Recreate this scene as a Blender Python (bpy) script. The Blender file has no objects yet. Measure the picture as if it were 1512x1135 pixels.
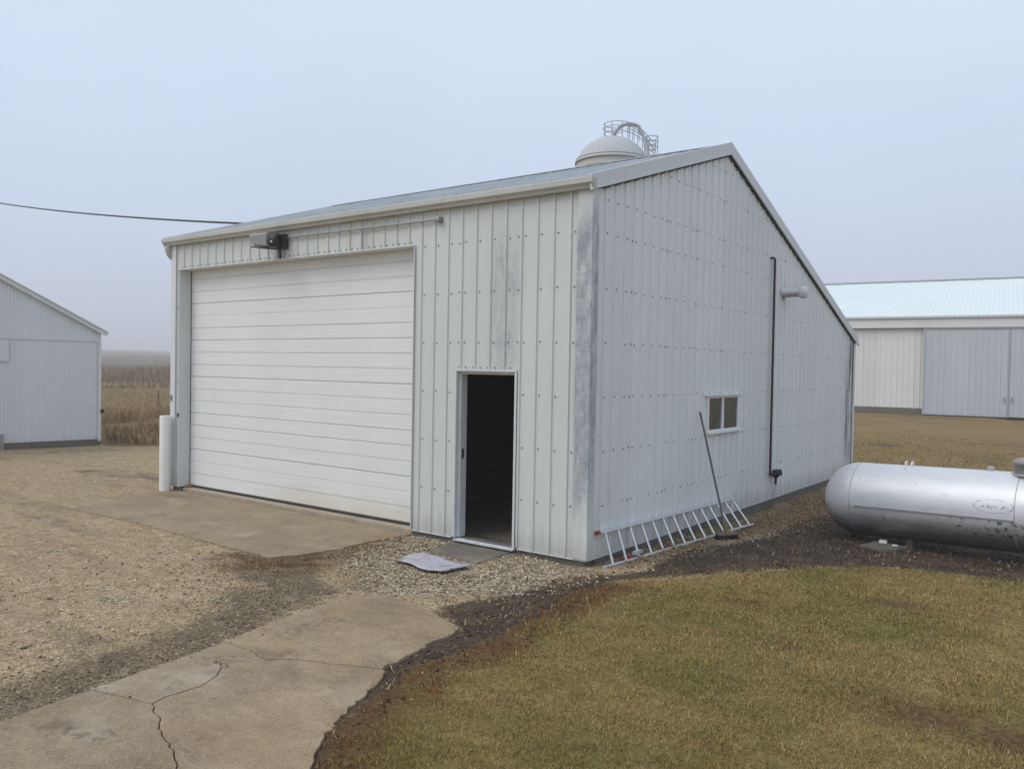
import bpy, bmesh, math, random
import numpy as np
from mathutils import Vector, Matrix
random.seed(7); rng = np.random.default_rng(7)
S = bpy.context.scene
COL = S.collection
R = math.radians

# ------------------------------------------------------------------ tagging
def tag(o, label=None, cat=None, group=None, kind=None):
    if label: o['label'] = label
    if cat: o['category'] = cat
    if group: o['group'] = group
    if kind: o['kind'] = kind
    return o
def empty(name, loc=(0, 0, 0), rot=0.0):
    o = bpy.data.objects.new(name, None); COL.objects.link(o)
    o.location = loc; o.rotation_euler = (0, 0, rot); o.empty_display_size = .2
    return o

# ------------------------------------------------------------------ mesh builder
class MB:
    def __init__(s): s.v = []; s.f = []; s.mi = []; s.sm = []
    def add(s, vs, fs, mi=0, smooth=False):
        b = len(s.v); s.v += [tuple(v) for v in vs]
        for f in fs: s.f.append([b + i for i in f]); s.mi.append(mi); s.sm.append(smooth)
        return s
    def box(s, a, b, mi=0):
        x0, y0, z0 = a; x1, y1, z1 = b
        return s.add([(x0,y0,z0),(x1,y0,z0),(x1,y1,z0),(x0,y1,z0),(x0,y0,z1),(x1,y0,z1),(x1,y1,z1),(x0,y1,z1)],
              [(0,3,2,1),(4,5,6,7),(0,1,5,4),(1,2,6,5),(2,3,7,6),(3,0,4,7)], mi)
    def obox(s, c, ax, ay, az, mi=0):
        c, ax, ay, az = map(Vector, (c, ax, ay, az))
        vs = [c + sx*ax + sy*ay + sz*az for sz in (-1,1) for sx, sy in ((-1,-1),(1,-1),(1,1),(-1,1))]
        return s.add(vs, [(0,3,2,1),(4,5,6,7),(0,1,5,4),(1,2,6,5),(2,3,7,6),(3,0,4,7)], mi)
    def bar(s, p, q, w, h, up=(0,0,1), mi=0):
        p, q, up = Vector(p), Vector(q), Vector(up)
        d = (q - p); t = d.normalized(); a = t.cross(up).normalized(); b = a.cross(t).normalized()
        return s.obox((p+q)/2, d/2, a*w/2, b*h/2, mi)
    def tube(s, pts, r, n=10, mi=0, caps=True, radii=None):
        pts = [Vector(p) for p in pts]; rings = []; prev = None
        for i, p in enumerate(pts):
            t = (pts[min(i+1, len(pts)-1)] - pts[max(i-1, 0)]).normalized()
            if prev is None:
                a = t.orthogonal().normalized()
            else:
                a = (prev - t*prev.dot(t)).normalized()
            prev = a; b = t.cross(a); rr = radii[i] if radii else r
            rings.append([p + rr*(math.cos(2*math.pi*k/n)*a + math.sin(2*math.pi*k/n)*b) for k in range(n)])
        vs = [v for rg in rings for v in rg]; fs = []
        for i in range(len(rings)-1):
            for k in range(n):
                fs.append((i*n+k, i*n+(k+1)%n, (i+1)*n+(k+1)%n, (i+1)*n+k))
        s.add(vs, fs, mi, True)
        if caps:
            s.add(rings[0], [tuple(reversed(range(n)))], mi); s.add(rings[-1], [tuple(range(n))], mi)
        return s
    def lathe(s, prof, origin=(0,0,0), axis=(0,0,1), n=48, mi=0, smooth=True, a0=0, a1=2*math.pi):
        o = Vector(origin); t = Vector(axis).normalized(); a = t.orthogonal().normalized()
        if abs(t.z) > .99: a = Vector((1,0,0))
        b = t.cross(a); full = abs(a1-a0-2*math.pi) < 1e-6; m = n if full else n+1
        vs = []
        for r, h in prof:
            for k in range(m):
                th = a0 + (a1-a0)*k/n
                vs.append(o + t*h + r*(math.cos(th)*a + math.sin(th)*b))
        fs = []
        for i in range(len(prof)-1):
            for k in range(n):
                k2 = (k+1) % m if full else k+1
                fs.append((i*m+k, i*m+k2, (i+1)*m+k2, (i+1)*m+k))
        return s.add(vs, fs, mi, smooth)
    def build(s, name, mats, parent=None, bevel=0, smooth_angle=None, loc=None):
        me = bpy.data.meshes.new(name); me.from_pydata(s.v, [], s.f)
        if not isinstance(mats, (list, tuple)): mats = [mats]
        for m in mats: me.materials.append(m)
        me.polygons.foreach_set('material_index', s.mi); me.polygons.foreach_set('use_smooth', s.sm)
        me.update()
        o = bpy.data.objects.new(name, me); COL.objects.link(o)
        if parent: o.parent = parent
        if loc: o.location = loc
        if bevel:
            md = o.modifiers.new('bevel', 'BEVEL'); md.width = bevel; md.segments = 2; md.limit_method = 'ANGLE'; md.angle_limit = R(40)
        return o

def np_mesh(name, V, F, mat, col=None, parent=None):
    """V (n,3); F (m,k) one polygon size; col per vertex (n,3)"""
    me = bpy.data.meshes.new(name); n, m, k = len(V), len(F), F.shape[1]
    me.vertices.add(n); me.vertices.foreach_set('co', np.ascontiguousarray(V, np.float32).ravel())
    me.loops.add(m*k); me.loops.foreach_set('vertex_index', np.ascontiguousarray(F, np.int32).ravel())
    me.polygons.add(m); me.polygons.foreach_set('loop_start', np.arange(0, m*k, k, dtype=np.int32))
    me.update(calc_edges=True)
    if col is not None:
        at = me.color_attributes.new('tint', 'FLOAT_COLOR', 'POINT')
        c = np.ones((n, 4), np.float32); c[:, :3] = col; at.data.foreach_set('color', c.ravel())
    me.materials.append(mat)
    o = bpy.data.objects.new(name, me); COL.objects.link(o)
    if parent: o.parent = parent
    return o

# ------------------------------------------------------------------ node helper
class NT:
    def __init__(s, name):
        s.mat = bpy.data.materials.new(name); s.mat.use_nodes = True
        s.t = s.mat.node_tree; s.t.nodes.clear()
        s.out = s.t.nodes.new('ShaderNodeOutputMaterial')
    def n(s, typ, **kw):
        nd = s.t.nodes.new(typ)
        for k, v in kw.items(): setattr(nd, k, v)
        return nd
    def put(s, sock, v):
        if v is None: return
        if hasattr(v, 'is_output'): s.t.links.new(v, sock)
        else:
            if isinstance(v, (tuple, list)) and len(v) == 3 and sock.type == 'RGBA': v = (*v, 1)
            sock.default_value = v
    def co(s, kind='Object'): return s.n('ShaderNodeTexCoord').outputs[kind]
    def attr(s, name, out='Color'):
        a = s.n('ShaderNodeAttribute', attribute_name=name); return a.outputs[out]
    def m(s, op, a, b=None, c=None, clamp=False):
        nd = s.n('ShaderNodeMath', operation=op, use_clamp=clamp)
        for i, v in enumerate((a, b, c)): s.put(nd.inputs[i], v) if v is not None else None
        return nd.outputs[0]
    def mul(s, *a):
        r = a[0]
        for b in a[1:]: r = s.m('MULTIPLY', r, b)
        return r
    def addm(s, a, b): return s.m('ADD', a, b)
    def sub(s, a, b): return s.m('SUBTRACT', a, b)
    def sm(s, x, a, b, lo=0., hi=1.):
        nd = s.n('ShaderNodeMapRange', interpolation_type='SMOOTHSTEP')
        if a > b: a, b, lo, hi = b, a, hi, lo
        s.put(nd.inputs[0], x); nd.inputs[1].default_value = a; nd.inputs[2].default_value = b
        nd.inputs[3].default_value = lo; nd.inputs[4].default_value = hi
        return nd.outputs[0]
    def band(s, x, a, b, soft):
        return s.mul(s.sm(x, a-soft, a+soft), s.sm(x, b+soft, b-soft))
    def map(s, v, scale=(1,1,1), loc=(0,0,0), rot=(0,0,0)):
        nd = s.n('ShaderNodeMapping'); s.put(nd.inputs[0], v)
        nd.inputs[1].default_value = loc; nd.inputs[2].default_value = rot; nd.inputs[3].default_value = scale
        return nd.outputs[0]
    def noise(s, v, scale, detail=4, rough=.55, out=0):
        nd = s.n('ShaderNodeTexNoise'); s.put(nd.inputs['Vector'], v)
        nd.inputs['Scale'].default_value = scale; nd.inputs['Detail'].default_value = detail; nd.inputs['Roughness'].default_value = rough
        return nd.outputs[out]
    def vor(s, v, scale, feature='F1', rnd=1.0):
        nd = s.n('ShaderNodeTexVoronoi', feature=feature); s.put(nd.inputs['Vector'], v)
        nd.inputs['Scale'].default_value = scale; nd.inputs['Randomness'].default_value = rnd
        return nd
    def ramp(s, f, stops):
        nd = s.n('ShaderNodeValToRGB'); s.put(nd.inputs[0], f); e = nd.color_ramp.elements
        while len(e) < len(stops): e.new(.5)
        for el, (p, c) in zip(e, stops): el.position = p; el.color = (*c, 1)
        return nd.outputs[0]
    def mix(s, f, a, b, blend='MIX'):
        nd = s.n('ShaderNodeMix', data_type='RGBA', blend_type=blend)
        s.put(nd.inputs[0], f); s.put(nd.inputs[6], a); s.put(nd.inputs[7], b)
        return nd.outputs[2]
    def sep(s, v):
        nd = s.n('ShaderNodeSeparateXYZ'); s.put(nd.inputs[0], v); return nd.outputs
    def comb(s, x, y, z):
        nd = s.n('ShaderNodeCombineXYZ')
        for i, v in enumerate((x, y, z)): s.put(nd.inputs[i], v)
        return nd.outputs[0]
    def bump(s, h, strength=.3, dist=.01, normal=None):
        nd = s.n('ShaderNodeBump'); s.put(nd.inputs['Height'], h)
        nd.inputs['Strength'].default_value = strength; nd.inputs['Distance'].default_value = dist
        if normal: s.put(nd.inputs['Normal'], normal)
        return nd.outputs[0]
    def bsdf(s, base, rough=.6, metal=0., normal=None, spec=.5, **kw):
        b = s.n('ShaderNodeBsdfPrincipled')
        s.put(b.inputs['Base Color'], base); s.put(b.inputs['Roughness'], rough); s.put(b.inputs['Metallic'], metal)
        s.put(b.inputs['Specular IOR Level'], spec)
        if normal is not None: s.put(b.inputs['Normal'], normal)
        for k, v in kw.items(): s.put(b.inputs[k], v)
        s.t.links.new(b.outputs[0], s.out.inputs[0]); return s.mat

def simple(name, col, rough=.6, metal=0., var=.25, scale=6., bump=.15, bd=.004, spec=.4):
    t = NT(name); c = t.co()
    f = t.noise(c, scale, 5, .6); g = t.noise(c, scale*9, 3, .6)
    k = t.addm(t.mul(t.sub(f, .5), 2*var), t.mul(t.sub(g, .5), var)); k = t.addm(k, 1)
    b = t.mix(1.0, col, t.comb(k, k, k), 'MULTIPLY')
    return t.bsdf(b, t.sm(f, .2, .8, rough-.08, min(1, rough+.08)), metal, t.bump(g, bump, bd), spec)

# ------------------------------------------------------------------ numpy noise
def vnoise(x, y, seed=0):
    xi = np.floor(x).astype(np.int64); yi = np.floor(y).astype(np.int64); fx = x-xi; fy = y-yi
    def h(a, b):
        n = (a*374761393 + b*668265263 + seed*974634777) & 0x7fffffff
        n = ((n ^ (n >> 13))*1274126177) & 0x7fffffff
        n = n ^ (n >> 16); return (n & 0xffff)/65535.
    u = fx*fx*(3-2*fx); v = fy*fy*(3-2*fy)
    return (h(xi,yi)*(1-u)+h(xi+1,yi)*u)*(1-v) + (h(xi,yi+1)*(1-u)+h(xi+1,yi+1)*u)*v
def fbm(x, y, f, octv=4, seed=0):
    t = 0; a = .5; s = 0
    for i in range(octv):
        t = t + a*vnoise(x*f+17.3*i, y*f-9.1*i, seed+i); s += a; a *= .5; f *= 2.03
    return t/s
def sstep(x, a, b):
    t = np.clip((x-a)/(b-a), 0, 1); return t*t*(3-2*t)
def sdpoly(x, y, P):
    """signed distance, positive inside"""
    P = np.array(P, float); d = np.full(x.shape, 1e9); ins = np.zeros(x.shape, bool)
    for i in range(len(P)):
        ax, ay = P[i]; bx, by = P[(i+1) % len(P)]; ex, ey = bx-ax, by-ay
        t = np.clip(((x-ax)*ex+(y-ay)*ey)/(ex*ex+ey*ey+1e-12), 0, 1)
        d = np.minimum(d, np.hypot(x-ax-t*ex, y-ay-t*ey))
        c = ((ay > y) != (by > y)) & (x < ex*(y-ay)/(ey+1e-12*(ey == 0))+ax); ins ^= c
    return np.where(ins, d, -d)

CAM = np.array([4.7584, -7.7878, 2.1287])

# ------------------------------------------------------------------ zones of the ground
LAWN = [(1.5,-6.2),(1.29,-4.86),(1.03,-4.54),(.88,-4.17),(.70,-3.40),(.70,-2.68),(.56,-1.78),(.42,-.94),(.5,-.25),(.96,.32),(1.59,1.25),
        (2.11,2.03),(2.72,2.57),(3.92,2.94),(8,3.6),(25,4),(25,-25),(3,-25),(3,-9.5)]
BACK = [(.35,9.6),(.9,8.1),(1.6,6.6),(2.6,6.0),(8,5.9),(80,6),(900,60),(900,1500),(-1500,1500),(-1500,60),(-60,-5),(-24,-.4),(-16.8,2.9),(-14.5,4.3),(-12.2,6.2),
        (-9.4,9.5),(-8.9,12.),(-4,11.8)]
DIRT = [(1.5,-6.0),(1.2,-4.9),(.95,-4.45),(.5,-3.5),(.34,-2.8),(.2,-2.45),(-.3,-2.05),(.0,-1.3),(.1,-.8),(.25,-.2),(.5,.35),(.55,1.6),(.75,3.2),(.85,5.2),(1.05,6.4),(2.6,6.2),
        (8,6.0),(8,3.3),(3.92,2.8),(2.72,2.42),(2.11,1.85),(1.59,1.1),(.96,.2),(.6,-.3),(.65,-.94),(.85,-1.8),(1.0,-2.65),(.95,-3.4),(1.02,-4.17),(1.2,-4.5),(1.5,-4.9)]
STONE = [(-2.7,.1),(.12,-.05),(.3,-.5),(.05,-1.2),(-.35,-1.9),(-.8,-2.3),(-1.3,-2.2),(-2.2,-1.75),(-2.75,-1.1)]
LITTER = [(.0,.2),(.45,.35),(.55,1.6),(.8,3.2),(1.0,5.2),(1.5,6.4),(1.2,8.2),(.4,11.6),(0,11.6)]
WALKC = [(-1.1,-2.5),(-.6,-2.3),(.3,-2.6),(.5,-3.4),(.9,-4.4),(1.3,-4.9),(2.2,-6),(4,-9.5),(-.6,-9.5),(-.6,-5.7)]
def zbase(x, y):
    z = np.full_like(np.asarray(x, float), -.085)
    z = z - .115*np.exp(-(((x-3.2)/2.9)**2 + ((y-4.5)/1.7)**2))
    z = z - .06*sstep(y, .5, 6.)*sstep(x, -1., .2)*(1-sstep(x, 5, 9)) - .06*sstep(y, 9, 20)
    d = np.hypot(x, .6*y); e = np.maximum(0, d-42)
    ec = np.minimum(e, 760.); z = z + .0172*(np.sqrt(ec*ec+64)-8)*sstep(d, 40, 52)
    return z
def zground(x, y):
    x = np.asarray(x, float); y = np.asarray(y, float)
    near = 1-sstep(np.hypot(x+2, y-1), 25, 40)
    d = near*((fbm(x, y, .9, 3, 3)-.5)*.035 + (fbm(x, y, 6., 3, 5)-.5)*.018)
    # bury nothing under the slabs: keep the ground just below them
    w = np.maximum(sdpoly(x, y, WALKC), sdpoly(x, y, APRON))
    d = np.where(w > -.12, d*np.clip(-w/.12, 0, 1) - .012*np.clip((w+.02)/.06, 0, 1), d)
    ins = (x > -8.35) & (x < -.03) & (y > .03) & (y < 11.05)
    return zbase(x, y) + d - np.where(ins, .25, 0)
APRON = [(-8.1,-2.0),(-8.34,-.9),(-8.5,.005),(-2.66,.005),(-2.68,-.25),(-2.75,-.7),(-2.7,-1.1),(-2.78,-1.6),(-2.95,-2.02),(-4.37,-1.97),(-6.09,-1.92)]

# ------------------------------------------------------------------ materials
def mat_ground():
    t = NT('ground_surface'); c = t.co()
    big = t.noise(c, .5, 5, .6); mid = t.noise(c, 2.6, 5, .6); fine = t.noise(c, 22, 4, .65)
    zone = t.attr('zone')          # r lawn, g dirt, b stone
    zr = t.n('ShaderNodeSeparateColor'); t.put(zr.inputs[0], zone)
    fld = t.attr('zone2'); z2 = t.n('ShaderNodeSeparateColor'); t.put(z2.inputs[0], fld)
    # stony gravel
    v1 = t.vor(c, 46.); v2 = t.vor(c, 75.)
    cr = t.n('ShaderNodeSeparateColor'); t.put(cr.inputs[0], v1.outputs['Color'])
    cr2 = t.n('ShaderNodeSeparateColor'); t.put(cr2.inputs[0], v2.outputs['Color'])
    tan = t.ramp(cr2.outputs[0], [(0,(.125,.088,.048)),(.4,(.285,.205,.112)),(.8,(.40,.305,.18)),(1,(.58,.48,.33))])
    rock = t.ramp(cr.outputs[0], [(0,(.10,.075,.05)),(.4,(.27,.205,.13)),(.75,(.40,.32,.21)),(1,(.60,.53,.41))])
    gap = t.sm(v1.outputs['Distance'], .55, .9, 1, .35)
    rock = t.mix(1., rock, t.comb(gap, gap, gap), 'MULTIPLY')
    rock = t.mix(t.attr('zone', 'Alpha'), rock, t.mix(1., rock, (.62,.50,.40), 'MULTIPLY'))
    dusty = t.ramp(big, [(.3,(.255,.185,.105)),(.55,(.335,.250,.150)),(.75,(.37,.285,.18))])
    grav = t.mix(t.sm(mid, .35, .62, .45, .95), dusty, tan)
    # damp wheel bands along the drive and scattered dark patches
    st = t.noise(t.map(c, (.22, 1.3, 1), rot=(0, 0, R(-14))), 1.1, 4, .55)
    damp = t.mul(t.sm(st, .52, .70), t.sm(mid, .25, .6))
    grav = t.mix(t.mul(damp, .62), grav, (.155,.120,.085))
    pb = t.mul(t.sm(t.noise(c, 1.4, 6, .7), .56, .66), zr.outputs[2])
    sf = t.m('MAXIMUM', t.sm(t.addm(zr.outputs[2], t.mul(t.sub(mid, .5), .8)), .35, .65), t.sm(t.noise(c, 1.7, 5, .65), .57, .68))
    grav = t.mix(sf, grav, rock)
    wet = t.mul(t.sm(t.addm(z2.outputs[1], t.mul(t.sub(mid, .5), 1.2)), .4, .75), t.sm(fine, .3, .6, .55, .95))
    grav = t.mix(t.mul(wet, t.sm(v1.outputs['Distance'], .15, .5, .45, .95)), grav, (.085,.066,.047))
    gv = t.noise(c, 7.5, 6, .78); gvv = t.sm(gv, .28, .72, .78, 1.34); grav = t.mix(1., grav, t.comb(gvv, gvv, gvv), 'MULTIPLY')
    gd = t.mul(t.sm(t.noise(t.map(c, (1, 2.0, 1), rot=(0,0,R(-35))), 3.2, 6, .72), .585, .66), t.sm(fine, .3, .6)); grav = t.mix(t.mul(gd, .62), grav, (.105,.078,.05))
    # dirt
    dcol = t.ramp(fine, [(.25,(.020,.014,.010)),(.55,(.062,.043,.030)),(.8,(.135,.098,.066))])
    dcol = t.mix(t.sm(mid, .46, .66, 0, .8), dcol, t.mix(t.sm(fine, .35, .65), (.052,.032,.019), (.15,.105,.066)))
    # lawn thatch
    lc = t.ramp(t.addm(t.mul(fine, .6), t.mul(mid, .4)), [(.3,(.085,.060,.020)),(.5,(.20,.140,.050)),(.7,(.32,.23,.095))])
    lg = t.ramp(fine, [(.3,(.065,.060,.016)),(.7,(.20,.165,.052))])
    lawn = t.mix(t.sm(t.noise(c, .55, 5, .6), .42, .62), lc, lg)
    ra = t.mul(t.attr('zone2', 'Alpha'), t.sm(mid, .25, .55)); rustc = t.ramp(fine, [(.3,(.040,.018,.009)),(.7,(.135,.062,.026))])
    lawn = t.mix(t.mul(ra, .75), lawn, rustc); grav = t.mix(t.mul(ra, .8), grav, rustc)
    # far grass: straw and brown in drifting bands
    bands = t.noise(t.map(c, (.10, .42, 1), rot=(0, 0, R(6))), 1.0, 6, .62)
    fg = t.ramp(bands, [(.28,(.125,.080,.028)),(.45,(.215,.140,.048)),(.58,(.25,.165,.060)),(.75,(.165,.12,.042))])
    fg = t.mix(t.mul(t.sm(t.noise(c, 7, 4, .7), .4, .7), .45), fg, (.085,.060,.025))
    fg = t.mix(t.sm(t.noise(c, .33, 4, .6), .60, .68, 0, .75), fg, (.065,.050,.030))
    plough = t.ramp(t.noise(c, .02, 4, .6), [(.35,(.10,.075,.045)),(.65,(.15,.115,.065))])
    fg = t.mix(z2.outputs[2], fg, plough)
    # put the zones together with ragged edges
    jit = t.addm(t.mul(t.sub(mid, .5), .9), t.mul(t.sub(fine, .5), .7))
    base = t.mix(t.sm(t.addm(z2.outputs[0], jit), .42, .6), grav, fg)
    base = t.mix(t.sm(t.addm(zr.outputs[1], jit), .42, .62), base, dcol)
    base = t.mix(t.sm(t.addm(zr.outputs[0], jit), .42, .6), base, lawn)
    h = t.addm(t.mul(t.sub(1, v1.outputs['Distance']), t.addm(t.mul(sf, .7), .1)), t.mul(fine, .8))
    return t.bsdf(base, .93, 0, t.bump(h, .55, .012), .25)

def mat_paint(name, col=(.70,.715,.70), kind='plain'):
    t = NT(name); c = t.co(); X, Y, Z = t.sep(c)
    f = t.noise(c, .8, 5, .6)
    streak = t.noise(t.map(c, (9, 9, .35)), 1., 5, .6)
    fine = t.noise(c, 40, 4, .7)
    k = t.addm(t.addm(t.mul(t.sub(f, .5), .10), t.mul(t.sub(streak, .5), .13)), t.mul(t.sub(fine, .5), .05))
    k = t.addm(k, 1.)
    b = t.mix(1., col, t.comb(k, k, k), 'MULTIPLY')
    wn_ = t.n('ShaderNodeTexWhiteNoise', noise_dimensions='1D'); t.put(wn_.inputs['W'], t.addm(t.m('FLOOR', t.mul(t.addm(X, .06), 1/.9144)), t.mul(t.m('FLOOR', t.mul(t.sub(Y, .03), 1/.9144)), 13.7)))
    pk = t.addm(t.mul(t.sub(wn_.outputs[0], .5), .085), 1.); b = t.mix(1., b, t.comb(pk, pk, pk), 'MULTIPLY')
    # chalky grime: vertical runs
    b = t.mix(t.mul(t.sm(streak, .58, .78), .22), b, (.42,.44,.40))
    # splash dirt near the ground
    sp = t.mul(t.sm(t.addm(Z, t.mul(t.sub(streak, .5), .6)), .34, -.05), t.sm(fine, .3, .7, .35, .9))
    b = t.mix(t.mul(sp, .6), b, (.27,.23,.17))
    spec = t.addm(t.mul(t.noise(t.map(c, (26, 26, 5)), 1., 4, .7), .5), t.mul(t.noise(t.map(c, (4, 4, 42)), 1., 4, .7), .5)); blot = t.noise(t.map(c, (7, 7, 2.2)), 1., 6, .7)
    gray = (.27,.275,.325)
    if kind in ('front', 'corner'):
        m1 = t.mul(t.band(X, -.19, .06, .035), t.band(Z, .55, 3.80, .28), t.sm(t.addm(t.mul(spec, .5), t.mul(blot, .7)), .36, .74))
        w = t.sub(t.mul(t.sub(X, -1.19), 1.), t.mul(t.sub(Z, 2.9), .03))
        m2 = t.mul(t.sm(t.m('ABSOLUTE', w), .34, .06), t.band(Z, 2.12, 3.70, .3), t.sm(t.addm(t.mul(spec, .45), t.mul(t.noise(t.map(c, (5, 5, 1.2)), 1., 6, .7), .75)), .40, .74))
        pt = t.sm(t.noise(t.map(c, (13, 13, 5)), 1., 5, .75), .34, .60, .35, 1.); b = t.mix(t.mul(m1, .80, pt), b, gray); b = t.mix(t.mul(m2, .66, pt), b, gray)
        rust = t.mul(t.band(X, -4.6, -3.3, .3), t.band(Z, 3.7, 4.1, .1), t.sm(streak, .45, .65))
        b = t.mix(t.mul(rust, .35), b, (.50,.40,.27))
    if kind in ('side', 'corner'):
        m3 = t.mul(t.sm(Y, .22, .04), t.band(Z, .9, 3.9, .3), t.sm(t.addm(t.mul(spec, .5), t.mul(blot, .7)), .42, .80))
        m4 = t.mul(t.sm(t.addm(Y, t.mul(t.sub(blot, .5), .5)), 10.25, 10.6), t.band(Z, .3, 2.9, .3), t.sm(t.noise(t.map(c, (6, 9, .5)), 1., 5, .65), .42, .58))
        b = t.mix(t.mul(m3, .75), b, gray); b = t.mix(t.mul(m4, .8), b, (.15,.155,.175))
        # algae-grey bloom low down by the front corner
        m5 = t.mul(t.sm(Z, 2.6, .2), t.sm(Y, 1.6, .2), t.sm(blot, .4, .7)); b = t.mix(t.mul(m5, .25), b, (.33,.34,.36))
    dent = t.noise(t.map(c, (1.6, 1.6, .9)), 1., 2, .5)
    return t.bsdf(b, t.sm(f, .2, .8, .42, .62), 0, t.bump(dent, .22, .03, t.bump(fine, .08, .002)), .35)

def mat_door():
    t = NT('overhead_door_paint'); c = t.co(); X, Y, Z = t.sep(c)
    f = t.noise(t.map(c, (1.1, 1, .25)), 1., 4, .6); grain = t.noise(t.map(c, (1.2, 2, 75)), 1., 3, .5); fine = t.noise(c, 45, 3, .7)
    k = t.addm(t.addm(t.mul(t.sub(f, .5), .16), t.mul(t.sub(grain, .5), .20)), 1.)
    b = t.mix(1., (.78,.79,.775), t.comb(k, k, k), 'MULTIPLY')
    dirt = t.mul(t.sm(t.addm(Z, t.mul(t.sub(f, .5), .5)), .42, -.05), t.sm(X, -6.6, -5.2), .55)
    b = t.mix(dirt, b, (.62,.55,.38))
    b = t.mix(t.mul(t.sm(fine, .66, .75), .25), b, (.4,.38,.33))
    return t.bsdf(b, .5, 0, t.bump(grain, .5, .004), .35)

def mat_concrete(name, a, b_, scale=1., tint=False):
    t = NT(name); c = t.co()
    big = t.noise(c, .9*scale, 6, .62); mid = t.noise(t.map(c, (1, 2.2, 1), rot=(0,0,R(25))), 2.4*scale, 6, .65); fine = t.noise(c, 60, 4, .75)
    v = t.vor(c, 110.)
    base = t.ramp(t.addm(t.mul(big, .6), t.mul(mid, .4)), [(.32, a), (.62, b_), (.8, tuple(min(1, q*1.15) for q in b_))])
    k = t.addm(t.addm(t.mul(t.sub(fine, .5), .75), t.mul(t.sub(t.noise(c, 11, 5, .7), .5), .5)), 1.)
    base = t.mix(1., base, t.comb(k, k, k), 'MULTIPLY')
    spk = t.n('ShaderNodeSeparateColor'); t.put(spk.inputs[0], v.outputs['Color'])
    base = t.mix(t.mul(t.sm(spk.outputs[0], .86, .9), .4), base, (.09,.075,.06))
    base = t.mix(t.mul(t.sm(spk.outputs[1], .9, .94), .35), base, (.5,.45,.36))
    # brown leaf stains and darker damp marks
    st = t.sm(t.noise(c, 1.5, 5, .7), .56, .70); base = t.mix(t.mul(st, .62), base, (.135,.102,.07))
    hz_ = t.sm(t.noise(t.map(c, loc=(1,8,0)), .75, 5, .6), .50, .66); base = t.mix(t.mul(hz_, .45), base, (.26,.165,.085)); base = t.mix(t.mul(t.sm(t.noise(t.map(c, loc=(9,2,0)), 1.1, 5, .65), .54, .68), .5), base, (.40,.345,.26))
    st2 = t.mul(t.sm(t.noise(t.map(c, loc=(5,3,0)), 2.2, 6, .75), .60, .68), t.sm(fine, .42, .6)); base = t.mix(t.mul(st2, .6), base, (.09,.078,.064))
    if tint:
        base = t.mix(1., base, t.attr('tint'), 'MULTIPLY'); X, Y, Z = t.sep(c)
        for (ax, ay), (bx, by) in (((-.62,-3.72),(-.70,-3.15)), ((-.70,-3.15),(-.55,-2.95)), ((-.62,-4.40),(-.42,-4.02)), ((-.3,-5.55),(.1,-5.35))):   # dark boot and tyre scuffs
            ex, ey = bx-ax, by-ay; l = math.hypot(ex, ey); px, py = t.sub(X, ax), t.sub(Y, ay)
            al = t.addm(t.mul(px, ex/l), t.mul(py, ey/l)); ac = t.m('ABSOLUTE', t.sub(t.mul(py, ex/l), t.mul(px, ey/l)))
            dots = t.sm(t.noise(t.map(c, (1, 1, 1), loc=(2,5,0)), 16, 3, .6), .46, .62)
            base = t.mix(t.mul(t.sm(ac, .16, .03), t.band(al, 0, l, .1), dots, .55), base, (.085,.078,.068))
    return t.bsdf(base, .88, 0, t.bump(t.addm(fine, t.mul(mid, .6)), .35, .004), .3)

def mat_tint(name, rough=.85, spec=.25, trans=0):
    t = NT(name); c = t.co(); f = t.noise(c, 60, 3, .6); k = t.addm(t.mul(t.sub(f, .5), .35), 1.)
    return t.bsdf(t.mix(1., t.attr('tint'), t.comb(k, k, k), 'MULTIPLY'), rough, 0, None, spec)

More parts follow.
